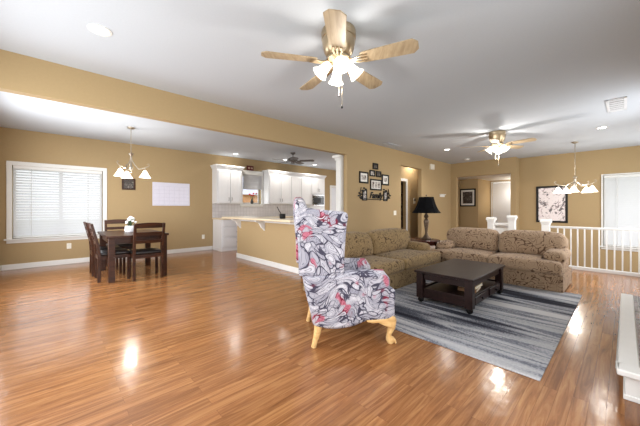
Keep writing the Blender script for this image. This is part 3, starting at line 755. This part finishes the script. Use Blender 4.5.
# recessed lights, vents, detectors --------------------------------------------
dl = None
for (x, y, lab) in ((0.283, 3.115, 'lit recessed ceiling light nearest the camera, above the beam'), (7.59, 3.21, 'lit recessed ceiling light above the corner of the middle wall'),
                    (7.70, 0.30, 'lit recessed ceiling light below the white square vent'), (3.77, 7.60, 'lit recessed kitchen light above the left wall cabinet'),
                    (5.39, 7.45, 'lit recessed kitchen light left of the dark kitchen fan'), (6.77, 7.55, 'lit recessed kitchen light above the oven cabinet')):
    if dl is None:
        dl = thing('recessed_light', lab, 'ceiling light', (x, y, H), 0, 'recessed ceiling lights')
        MB().lathe([(0.088, -0.0005), (0.088, -0.006), (0.070, -0.010), (0.064, -0.004), (0.064, -0.0005)], n=28).build('trim_ring', M['white'], dl)
        MB().lathe([(0, -0.0035), (0.063, -0.0035), (0.063, -0.0015), (0, -0.0015)], n=28).build('lens', M['lens'], dl)
        lamp('downlight', (0, 0, -0.03), 50, dl, (1, 0.95, 0.86), 0.06, 150)
    else: dup(dl, (x, y, H), label=lab)
dup(dl, (8.15, 4.44, H), label='unseen recessed light added to brighten the hall recess, hidden behind the opening header')  # added out of view to lift the dark hall recess
al = dup(dl, (12.15, 2.58, 2.27), label='unseen recessed light added to brighten the alcove, in its lowered ceiling, hidden behind the entry pier')  # added out of view to light the alcove walls and door
lamp('added_alcove_fill', (0, 0, -0.25), 15, al, (1, 0.95, 0.86), 0.08)  # extra point light without a fixture, added to brighten the alcove

def vent(label, loc, sx, sy, n, frame_m):
    r = thing('ceiling_vent', label, 'air vent', loc, 0, 'ceiling vents')
    MB().box(-sx / 2, sx / 2, -sy / 2, -sy / 2 + 0.03, -0.012, -0.0005).box(-sx / 2, sx / 2, sy / 2 - 0.03, sy / 2, -0.012, -0.0005).box(-sx / 2, -sx / 2 + 0.03, -sy / 2, sy / 2, -0.012, -0.0005).box(sx / 2 - 0.03, sx / 2, -sy / 2, sy / 2, -0.012, -0.0005).build('frame', frame_m, r, bevel=0.002)
    MB().box(-sx / 2 + 0.02, sx / 2 - 0.02, -sy / 2 + 0.02, sy / 2 - 0.02, -0.003, -0.0005).build('backing', M['greyvent'], r, smooth=False)
    s_ = MB(); p = (sx - 0.06) / n
    for k in range(n): s_.cbox((-sx / 2 + 0.03 + p * (k + 0.5), 0, -0.008), (p * 0.38, sy - 0.05, 0.002), Matrix.Rotation(R(30), 3, 'Y'))
    s_.build('louvers', frame_m, r, smooth=False)
vent('square white louvered ceiling vent at the far right above the stairwell edge', (6.16, 0.085, H), 0.74, 0.21, 6, M['ventw'])
vent('flush white ceiling vent above the family photo frames', (6.05, 3.90, H), 0.62, 0.16, 8, M['ceil'])
sd = tag(MB().lathe([(0, -0.0005), (0.075, -0.0005), (0.078, -0.02), (0.06, -0.038), (0, -0.042)], n=24).build('smoke_detector', M['white']), 'round white smoke detector on the ceiling before the alcove soffit', 'smoke detector')
sd.location = (9.5, 3.40, H)

# ------------------------------------------------------------------ wall pieces
def frame(label, loc, rz, w, h, b, fm, photo, border=0.0, group=None, name='picture_frame', cat='picture frame', openings=None, d=0.022):
    r = thing(name, label, cat, loc, rz, group)
    MB().box(-w / 2, w / 2, -d, -0.001, h / 2 - b, h / 2).box(-w / 2, w / 2, -d, -0.001, -h / 2, -h / 2 + b).box(-w / 2, -w / 2 + b, -d, -0.001, -h / 2 + b, h / 2 - b).box(w / 2 - b, w / 2, -d, -0.001, -h / 2 + b, h / 2 - b).build('frame', fm, r, bevel=0.003)
    iw, ih = w - 2 * b, h - 2 * b
    if border:
        MB().box(-iw / 2, iw / 2, -0.010, -0.001, -ih / 2, ih / 2).build('mat_board', M['paper'], r, smooth=False)
    for (cx, cz, pw, ph) in (openings or [(0, 0, iw - 2 * border, ih - 2 * border)]):
        MB().box(cx - pw / 2, cx + pw / 2, -0.013, -0.001 if not border else -0.0105, cz - ph / 2, cz + ph / 2).build('print', photo, r, smooth=False)
    return r
GF = 'family photo frames'
Y = 4.15
frame('smallest black square frame at the very top of the family photo cluster', (5.70, Y, 2.215), 0, 0.21, 0.15, 0.04, M['black'], M['photob'], 0, GF)
frame('small black frame left of the pair under the topmost frame', (5.575, Y, 2.035), 0, 0.21, 0.15, 0.032, M['black'], M['photo'], 0, GF)
frame('small black frame right of the pair under the topmost frame', (5.83, Y, 2.035), 0, 0.21, 0.15, 0.032, M['black'], M['photob'], 0, GF)
frame('black photo frame with white mat on the left of the cluster', (5.25, Y, 1.91), 0, 0.33, 0.27, 0.036, M['black'], M['photo'], 0.045, GF)
frame('black photo frame with white mat on the right of the cluster', (6.12, Y, 1.91), 0, 0.30, 0.27, 0.036, M['black'], M['photo'], 0.045, GF)
frame('wide black frame with three photos in the middle of the cluster', (5.72, Y, 1.765), 0, 0.46, 0.27, 0.036, M['black'], M['photo'], 0.03, GF, openings=[(-0.115, 0, 0.085, 0.15), (0, 0, 0.085, 0.15), (0.115, 0, 0.085, 0.15)])
# metal wall piece with the word and leaves
fm_ = thing('wall_sign', 'black cut metal family wall sign with leaf sprays under the photo frames', 'wall sign', (5.70, Y, 1.50))
MB().tube([(-0.62, -0.012, -0.05), (-0.3, -0.012, -0.09), (0, -0.012, -0.095), (0.3, -0.012, -0.09), (0.62, -0.012, -0.05)], 0.010, 8).build('stem', M['black'], fm_)
def word(txt, size, m, parent, loc, rot, shear=0.0, ext=0.004, name='lettering', off=0.0):
    cu = bpy.data.curves.new(name, 'FONT'); cu.body = txt; cu.size = size; cu.align_x = 'CENTER'; cu.align_y = 'CENTER'; cu.shear = shear; cu.extrude = ext; cu.offset = off; cu.space_character = 1.0
    t = bpy.data.objects.new('tmp', cu); COL.objects.link(t)
    me = bpy.data.meshes.new_from_object(t.evaluated_get(bpy.context.evaluated_depsgraph_get())); COL.objects.unlink(t); bpy.data.objects.remove(t)
    me.materials.clear(); me.materials.append(m)
    o = bpy.data.objects.new(name, me); COL.objects.link(o); o.parent = parent; o.location = loc; o.rotation_euler = rot; return o
word('Family', 0.205, M['black'], fm_, (0.02, -0.014, 0.0), (R(90), 0, 0), 0.35, off=0.006)
for s in (-1, 1):
    lv = MB()
    for k in range(9):
        z = -0.09 + 0.03 * k; x = s * (0.50 + 0.10 * math.sin(k * 0.6)); a = R(25 + 15 * (k % 2)) if k % 2 else R(155)
        cx, cz = x + 0.05 * math.cos(a), z + 0.03 * math.sin(a)
        lv.ball((cx, -0.012, cz), 1.0, (0.05, 0.006, 0.022), 1)
    lv.tube([(s * 0.52, -0.012, -0.08), (s * 0.60, -0.012, 0.02), (s * 0.55, -0.012, 0.18)], 0.008, 6)
    lv.build('leaf_spray', M['black'], fm_)
    fr = MB().box(s * 0.42 - 0.085, s * 0.42 + 0.085, -0.02, -0.003, -0.125, -0.10).box(s * 0.42 - 0.085, s * 0.42 + 0.085, -0.02, -0.003, 0.10, 0.125).box(s * 0.42 - 0.085, s * 0.42 - 0.06, -0.02, -0.003, -0.10, 0.10).box(s * 0.42 + 0.06, s * 0.42 + 0.085, -0.02, -0.003, -0.10, 0.10).build('photo_holder', M['black'], fm_)
    MB().box(s * 0.42 - 0.06, s * 0.42 + 0.06, -0.010, -0.003, -0.10, 0.10).build('photo', M['photo'], fr, smooth=False)

frame('dark framed portrait on the alcove wall left of the white door', (11.2, 3.98, 1.585), R(-90), 0.56, 0.66, 0.05, M['black'], M['photob'], 0.06)
frame('large black framed botanical print on the stairwell wall above the loveseat', (10.6, 1.46, 1.31), R(-90), 0.72, 1.07, 0.055, M['black'], M['floralart'], 0.0)
frame('small dark wooden framed picture behind the dining chandelier', (1.287, 8.14, 1.775), 0, 0.27, 0.275, 0.035, M['walnut'], M['photob'])
wb = thing('whiteboard_calendar', 'white planner board with pale grid on the dining wall', 'whiteboard', (2.24, 8.14, 1.56))
MB().box(-0.45, 0.45, -0.012, -0.001, -0.30, 0.30).build('board', M['board'], wb, bevel=0.003)
gr = MB()
for k in range(8): gr.box(-0.42 + 0.12 * k - 0.002, -0.42 + 0.12 * k + 0.002, -0.0132, -0.0121, -0.27, 0.20)
for k in range(6): gr.box(-0.42, 0.42, -0.0132, -0.0121, -0.27 + 0.094 * k - 0.002, -0.27 + 0.094 * k + 0.002)
gr.build('grid_lines', M['ink'], wb, smooth=False)

def plate(name, label, cat, loc, rz, w=0.075, h=0.12, kind='outlet'):
    r = thing(name, label, cat, loc, rz)
    MB().box(-w / 2, w / 2, -0.006, -0.0005, -h / 2, h / 2).build('cover_plate', M['cream'], r, bevel=0.003)
    if kind == 'outlet':
        for z in (-0.026, 0.026): MB().lathe([(0, -0.003), (0.017, -0.003), (0.017, 0.0)], (0, -0.006, z), 14, Matrix.Rotation(R(-90), 3, 'X')).build('socket', M['paper'], r)
    else:
        MB().box(-0.016, 0.016, -0.010, -0.006, -0.032, 0.032).build('rocker', M['paper'], r, bevel=0.002)
plate('wall_outlet', 'white wall outlet under the dining window', 'outlet', (0.212, 8.14, 0.385), 0)
plate('wall_outlet', 'white wall outlet low on the dining wall beside the kitchen cabinet', 'outlet', (3.06, 8.14, 0.385), 0)
plate('light_switch', 'white light switch on the middle wall beside the hall opening', 'light switch', (6.575, 4.15, 1.07), 0, 0.12, 0.12, 'switch')
th = thing('thermostat', 'small thermostat with dark screen in the hall recess', 'thermostat', (8.43, 4.62, 1.42))
MB().box(-0.05, 0.05, -0.025, -0.0005, -0.075, 0.10).build('housing', M['cream'], th, bevel=0.005)
MB().box(-0.045, 0.045, -0.028, -0.024, 0.01, 0.09).build('screen', M['blackglass'], th)
dc = tag(MB().rbox((0, -0.03, 0), (0.24, 0.058, 0.17), 0.015).build('door_chime', M['cream']), 'white door chime box high on the hall wall', 'door chime'); dc.location = (8.72, 4.19, 2.50)
ws = thing('wall_ledge', 'short white ledge on the hall wall above the table lamp', 'wall shelf', (9.50, 4.19, 1.62))
MB().box(-0.18, 0.18, -0.06, -0.0005, 0.02, 0.045).build('shelf_board', M['white'], ws, bevel=0.004)
MB().box(-0.17, 0.17, -0.02, -0.0005, -0.05, 0.02).build('back_rail', M['white'], ws, bevel=0.003)

# closet contents seen through the hall door
cs = thing('shelf_unit', 'dark shelf unit inside the closet doorway of the hall', 'shelves', (8.35, 5.55, 0))
MB().box(-0.55, -0.52, -0.35, 0, 0, 2.1).box(0.52, 0.55, -0.35, 0, 0, 2.1).build('side_panel', M['closet'], cs)
MB().box(-0.52, 0.52, -0.01, 0, 0, 2.1).build('back_panel', M['black'], cs)
for z in (0.1, 0.5, 0.9, 1.3, 1.7, 2.07): MB().box(-0.52, 0.52, -0.35, -0.01, z, z + 0.025).build('shelf', M['closet'], cs)
for (z, hh, nm) in ((0.525, 0.25, 'second lowest'), (0.925, 0.26, 'middle'), (1.325, 0.24, 'eye level'), (1.725, 0.26, 'top')):
    b_ = MB().box(-0.15, 0.15, -0.14, 0.14, 0, hh).box(-0.155, 0.155, -0.145, 0.145, hh - 0.05, hh + 0.005).build('storage_box', random.choice([M['darkbox'], M['redsign'], M['darkbox']]), bevel=0.004)
    tag(b_, 'dark red lidded box on the %s shelf of the hall closet' % nm, 'box', 'boxes in the hall closet'); b_.location = (8.55, 5.36, z + 0.001)

# ------------------------------------------------------------------ kitchen
def cab_door(r, x0, x1, z0, z1, y, handle=None):
    d = MB().box(x0, x1, y - 0.02, y, z0, z1).build('door', M['cab'], r, bevel=0.003)
    b = 0.055
    MB().box(x0, x1, y - 0.026, y - 0.02, z1 - b, z1).box(x0, x1, y - 0.026, y - 0.02, z0, z0 + b).box(x0, x0 + b, y - 0.026, y - 0.02, z0 + b, z1 - b).box(x1 - b, x1, y - 0.026, y - 0.02, z0 + b, z1 - b).build('door_rim', M['cab'], d, bevel=0.002)
    if handle:
        hx_, hz_ = handle
        MB().tube([(hx_, y - 0.026, hz_ - 0.05), (hx_, y - 0.05, hz_ - 0.04), (hx_, y - 0.05, hz_ + 0.04), (hx_, y - 0.026, hz_ + 0.05)], 0.006, 6).build('handle', M['pewter'], d)
def crown(r, x0, x1, y0, y1, z, open_l=True, open_r=True):
    c = MB()
    for k, (o, a, b) in enumerate(((0.015, 0.0, 0.035), (0.035, 0.035, 0.075), (0.055, 0.075, 0.11))):
        c.box(x0 - (o if open_l else 0), x1 + (o if open_r else 0), y0 - o, y1, z + a, z + b)
    c.build('crown_moulding', M['cab'], r, bevel=0.006)
def wall_cab(label, x0, x1, z0, z1, n, y0=7.82, ol=True, orr=True):
    r = thing('wall_cabinet', label, 'kitchen cabinet', (x0, 8.139, 0), 0, 'white kitchen wall cabinets'); w = x1 - x0; yy = y0 - 8.139
    MB().box(0, w, yy, 0, z0, z1).build('carcass', M['cab'], r, bevel=0.003)
    dw = (w - 0.06) / n
    for k in range(n):
        a = 0.03 + dw * k + 0.012; b = 0.03 + dw * (k + 1) - 0.012
        cab_door(r, a, b, z0 + 0.03, z1 - 0.04, yy, ((b - 0.035) if k % 2 == 0 else (a + 0.035), z0 + 0.13))
    crown(r, 0, w, yy, 0, z1, ol, orr)
    return r
wall_cab('white two door wall cabinet left of the kitchen window', 3.315, 4.10, 1.33, 2.32, 2)
wall_cab('long white four door wall cabinet right of the kitchen window', 5.02, 6.83, 1.33, 2.32, 4, orr=False)
oc = thing('oven_cabinet', 'tall white cabinet holding the black built in oven', 'oven cabinet', (6.835, 8.139, 0), 0)
MB().box(0, 0.69, -0.319, 0, 0.0, 2.32).build('carcass', M['cab'], oc, bevel=0.003)
cab_door(oc, 0.03, 0.34, 1.76, 2.28, -0.319, (0.31, 1.86)); cab_door(oc, 0.35, 0.66, 1.76, 2.28, -0.319, (0.38, 1.86))
cab_door(oc, 0.03, 0.66, 0.12, 1.18, -0.319)
crown(oc, 0, 0.69, -0.319, 0, 2.32, False, True)
mv = thing('microwave_oven', 'black microwave oven with pale frame set in the tall kitchen cabinet', 'microwave', (7.18, 7.815, 1.27))
MB().box(-0.30, 0.30, -0.03, 0, 0, 0.43).build('body', M['steel'], mv, bevel=0.004)
MB().box(-0.28, 0.28, -0.036, -0.03, 0.05, 0.38).build('door', M['blackglass'], mv, bevel=0.003)
MB().box(-0.25, 0.10, -0.038, -0.036, 0.12, 0.30).build('door_window', M['black'], mv)
MB().tube([(-0.24, -0.04, 0.34), (-0.24, -0.06, 0.34), (0.24, -0.06, 0.34), (0.24, -0.04, 0.34)], 0.008, 6).build('handle', M['steel'], mv)

bc = thing('base_cabinet', 'white three drawer base cabinet at the left end of the kitchen run', 'kitchen cabinet', (3.335, 7.55, 0), 0)
MB().box(0, 0.94, 0, 0.585, 0.09, 0.875).box(0.03, 0.94, 0.06, 0.585, 0, 0.09).box(-0.0, 0.03, 0, 0.585, 0, 0.09).build('carcass', M['cab'], bc, bevel=0.003)
MB().box(-0.008, 0.0, -0.005, 0.585, 0, 0.09).box(-0.008, 0.94, -0.012, 0.0, 0, 0.09).build('plinth', M['cab'], bc, bevel=0.003)
for z0, z1 in ((0.11, 0.37), (0.39, 0.66), (0.68, 0.85)):
    d = MB().box(0.03, 0.91, -0.028, 0, z0, z1).build('drawer', M['cab'], bc, bevel=0.004)
    MB().box(0.07, 0.87, -0.034, -0.028, z0 + 0.04, z1 - 0.04).build('drawer_panel', M['cab'], d, bevel=0.003)
    for x in (0.47,):
        MB().tube([(x - 0.05, -0.025, (z0 + z1) / 2), (x - 0.04, -0.05, (z0 + z1) / 2), (x + 0.04, -0.05, (z0 + z1) / 2), (x + 0.05, -0.025, (z0 + z1) / 2)], 0.006, 6).build('handle', M['pewter'], d)
b2 = thing('base_cabinet', 'long white base cabinet behind the breakfast bar under the kitchen window', 'kitchen cabinet', (4.28, 7.55, 0), 0)
MB().box(0, 2.54, 0, 0.585, 0.09, 0.875).box(0, 2.54, 0.06, 0.585, 0, 0.09).build('carcass', M['cab'], b2, bevel=0.003)
for k in range(5): cab_door(b2, 0.02 + 0.5 * k, 0.50 + 0.5 * k, 0.12, 0.85, 0.0, (0.46 + 0.5 * k, 0.72))
tag(MB().box(3.31, 6.83, 7.51, 8.135, 0.877, 0.915).build('countertop', M['counter'], bevel=0.006), 'pale laminate worktop along the kitchen back wall', 'countertop')
struct(MB().box(3.32, 4.19, 8.125, 8.14, 0.917, 1.33).box(4.19, 5.01, 8.125, 8.14, 0.917, 1.235).box(5.01, 6.83, 8.125, 8.14, 0.917, 1.33).build('trim_3', M['tilewall'], smooth=False))
# breakfast bar top with corbels
bt = thing('bar_top', 'pale laminate breakfast bar top over the tan half wall', 'bar top', (3.245, 3.98, 0.946))
MB().box(-0.25, 0.42, 0.0, 2.80, 0.0, 0.04).build('top', M['counter'], bt, bevel=0.010)
for y in (1.24, 2.30):
    MB().prism([(0.0, 0.0), (-0.22, 0.0), (-0.22, -0.03), (-0.18, -0.045), (-0.13, -0.06), (-0.10, -0.11), (-0.07, -0.16), (-0.03, -0.19), (0.0, -0.23)], y - 0.03, y + 0.03, lambda a, b, t: (a, t, b)).build('corbel', M['white'], bt, bevel=0.004)
MB().box(-0.04, 0.0, 0.02, 2.46, -0.05, 0.0).build('support_rail', M['white'], bt, bevel=0.003)
# roman shade, vase, sign, pot
rs = thing('roman_shade', 'pale grey roman shade pulled half up over the kitchen window', 'window shade', (4.60, 8.115, 1.78))
MB().box(-0.36, 0.36, -0.06, 0.0, 0.47, 0.60).build('valance', M['white'], rs, bevel=0.006)
sp = MB()
for k in range(4): sp.rbox((0, -0.02, 0.07 + 0.12 * k), (0.64, 0.03 + 0.012 * (3 - k), 0.125), 0.012)
sp.build('cloth', M['shadecloth'], rs)
vz = thing('flower_vase', 'vase of red flowers standing on the kitchen window sill', 'vase of flowers', (4.58, 8.10, 1.331))
MB().lathe([(0, 0), (0.035, 0), (0.05, 0.04), (0.045, 0.09), (0.022, 0.13), (0.028, 0.15), (0.022, 0.15), (0.016, 0.13), (0, 0.12)], n=16).build('vase', M['greyvent'], vz)
fl = MB(); lf = MB()
for k in range(7):
    a = k * 2.4; q = 0.03 + 0.02 * (k % 3)*1.6; p = Vector((q * math.cos(a) * 1.6, q * math.sin(a) * 0.6 - 0.02, 0.27 + 0.03 * (k % 3)))
    lf.tube([(0, 0, 0.10), (p.x * 0.5, p.y * 0.5, 0.19), p], 0.004, 5)
    fl.ball(p, 0.034, (1, 0.8, 0.8), 1)
fl.build('flowers', M['red'], vz); lf.build('stems', M['green'], vz)
sg = thing('shelf_sign', 'small maroon block sign on top of the kitchen window trim', 'sign', (4.50, 8.07, 2.381))
MB().box(-0.11, 0.11, -0.02, 0.02, 0, 0.15).build('board', M['redsign'], sg, bevel=0.004)
MB().box(-0.08, -0.01, -0.0215, -0.0201, 0.05, 0.10).box(0.02, 0.08, -0.0215, -0.0201, 0.05, 0.10).build('panel_marks', M['signpale'], sg, smooth=False)
pt = thing('black_pot', 'small black pot with a stick leaning out on the breakfast bar', 'pot', (3.36, 4.72, 0.987))
MB().lathe([(0, 0), (0.055, 0), (0.06, 0.02), (0.062, 0.09), (0.055, 0.095), (0.05, 0.09), (0.05, 0.02), (0, 0.015)], n=18).build('pot', M['black'], pt)
MB().tube([(0.02, 0, 0.02), (-0.05, 0.03, 0.14), (-0.10, 0.05, 0.24)], 0.008, 6).build('stick', M['black'], pt)

# ------------------------------------------------------------------ dining set
dt = thing('dining_table', 'dark walnut rectangular dining table under the chandelier', 'dining table', (1.04, 6.24, 0))
MB().box(-0.45, 0.45, -0.67, 0.67, 0.712, 0.75).build('tabletop', M['walnut'], dt, bevel=0.006)
MB().box(-0.39, 0.39, -0.605, -0.58, 0.61, 0.712).box(-0.39, 0.39, 0.58, 0.605, 0.61, 0.712).box(-0.39, -0.365, -0.58, 0.58, 0.61, 0.712).box(0.365, 0.39, -0.58, 0.58, 0.61, 0.712).build('apron', M['walnut'], dt, bevel=0.002)
for sx in (-1, 1):
    for sy in (-1, 1):
        MB().box(sx * 0.38 - 0.045, sx * 0.38 + 0.045, sy * 0.60 - 0.045, sy * 0.60 + 0.045, 0, 0.712).build('leg', M['walnut'], dt, bevel=0.004)

def dining_chair(label, loc, rz):
    """local: faces +y, back at y=0"""
    r = thing('dining_chair', label, 'dining chair', loc, rz, 'dining chairs round the walnut table')
    w = 0.21
    for s in (-1, 1):
        MB().prism([(0.0, 0), (0.045, 0), (0.05, 0.40), (0.03, 0.60), (-0.055, 0.95), (-0.09, 0.94), (-0.01, 0.60), (0.005, 0.40)], s * w - 0.02, s * w + 0.02, lambda a, b, t: (t, a, b)).build('leg', M['walnut'], r, bevel=0.004)
        MB().box(s * w - 0.02, s * w + 0.02, 0.40, 0.44, 0, 0.42).build('leg', M['walnut'], r, bevel=0.004)
    MB().box(-w, w, 0.012, 0.034, 0.36, 0.42).box(-w, w, 0.41, 0.43, 0.36, 0.42).box(-w - 0.01, -w + 0.012, 0.012, 0.43, 0.36, 0.42).box(w - 0.012, w + 0.01, 0.012, 0.43, 0.36, 0.42).build('seat_frame', M['walnut'], r)
    MB().rbox((0, 0.235, 0.445), (0.43, 0.42, 0.05), 0.022, puff(0, 0.235, 0.445, 0.215, 0.21, 0.025, 2, 0.012)).build('seat', M['leather'], r)
    def rail(z0, z1, nm):
        def g(a, b, t):
            return (a, -0.075 * (b - 0.60) / 0.35 + 0.005 + t - 0.03 * (1 - (a / 0.21) ** 2), b)
        q = MB(); n = 8
        P = [(-0.20 + 0.40 * k / n) for k in range(n + 1)]
        q.prism([(x, z0) for x in P] + [(x, z1 + (0.012 if nm == 'top_rail' else 0) * (1 - (x / 0.2) ** 2)) for x in P[::-1]], 0.0, 0.02, g)
        q.build(nm, M['walnut'], r, bevel=0.003)
    rail(0.865, 0.945, 'top_rail'); rail(0.745, 0.80, 'back_slat'); rail(0.61, 0.665, 'back_slat')
    return r
c0 = dining_chair('dining chair pushed in at the near end of the table, its back to the camera', (1.155, 5.47, 0), 0)
dup(c0, (0.49, 5.98, 0), R(-90), 'nearer dining chair on the window side of the table, seen edge on')
dup(c0, (0.46, 6.56, 0), R(-90), 'farther dining chair on the window side of the table, mostly hidden by its neighbour')
dup(c0, (0.975, 7.33, 0), R(180), 'dining chair at the far end of the table, facing the camera')
vd = thing('flower_centerpiece', 'white flower arrangement in a white vase on the dining table', 'vase of flowers', (1.05, 6.45, 0.751))
MB().lathe([(0, 0), (0.09, 0), (0.10, 0.02), (0.09, 0.10), (0.075, 0.11), (0.07, 0.10), (0, 0.03)], n=18).build('vase', M['vase'], vd)
fw2 = MB(); sw2 = MB()
for k in range(14):
    a = k * 2.4; q = 0.012 * k ** 0.75; p = Vector((q * math.cos(a), q * math.sin(a), 0.15 + 0.10 * (1 - k / 14) + 0.02 * (k % 3)))
    sw2.tube([(0, 0, 0.06), p], 0.004, 5); fw2.ball(p, 0.028, (1, 1, 0.8), 1)
fw2.build('flowers', M['whitepetal'], vd); sw2.build('stems', M['green'], vd)

# ------------------------------------------------------------------ stair railing and hearth
def newel(r, x, y, h=0.97):
    n = MB().box(x - 0.065, x + 0.065, y - 0.065, y + 0.065, 0, h - 0.07).box(x - 0.08, x + 0.08, y - 0.08, y + 0.08, 0, 0.12).box(x - 0.09, x + 0.09, y - 0.09, y + 0.09, h - 0.07, h - 0.035).box(x - 0.075, x + 0.075, y - 0.075, y + 0.075, h - 0.11, h - 0.07)
    n.build('newel_post', M['white'], r, bevel=0.004)
    MB().prism([(-0.09, 0), (0.09, 0), (0.06, 0.03), (-0.06, 0.03)], -0.085, 0.085, lambda a, b, t, x=x, y=y, h=h: (x + a, y + t, h - 0.035 + b)).build('newel_cap', M['white'], r, bevel=0.004)
ra = thing('stair_railing', 'white railing with many balusters along the stairwell edge', 'railing', (0, 0, 0))
newel(ra, 7.46, 1.12)
MB().box(7.44, 7.48, -0.545, 1.06, 0.79, 0.81).box(7.425, 7.495, -0.545, 1.06, 0.81, 0.832).build('handrail', M['white'], ra, bevel=0.006)
MB().box(7.42, 7.50, -0.545, 1.05, 0.0, 0.06).build('bottom_rail', M['white'], ra, bevel=0.004)
y = 0.93
while y > -0.5:
    MB().box(7.449, 7.471, y - 0.011, y + 0.011, 0.06, 0.79).build('baluster', M['white'], ra, bevel=0.002)
    y -= 0.10
rb = thing('guard_railing', 'short white panelled railing between two newel posts at the stair head', 'railing', (0, 0, 0))
newel(rb, 7.46, 2.13, 0.99); newel(rb, 7.46, 1.72, 1.04)
MB().box(7.43, 7.49, 1.78, 2.07, 0.80, 0.86).build('handrail', M['white'], rb, bevel=0.006)
MB().box(7.445, 7.475, 1.78, 2.07, 0.0, 0.74).build('panel', M['white'], rb, bevel=0.003)

he = thing('fireplace_hearth', 'raised white hearth with dark mosaic tile top at the right edge', 'hearth', (2.6, -0.545, 0))
HX, HY = 2.3, 0.565
MB().box(0.02, HX, 0, HY - 0.02, 0.0, 0.15).box(0.012, HX, 0, HY - 0.012, 0.0, 0.03).build('base', M['white'], he, bevel=0.004)
MB().box(-0.015, 0.10, 0, HY + 0.015, 0.15, 0.19).box(0.10, HX + 0.015, HY - 0.085, HY + 0.015, 0.15, 0.19).build('border', M['white'], he, bevel=0.008)
MB().box(0.10, HX, 0, HY - 0.085, 0.15, 0.186).build('tile_top', M['mosaic'], he, smooth=False)
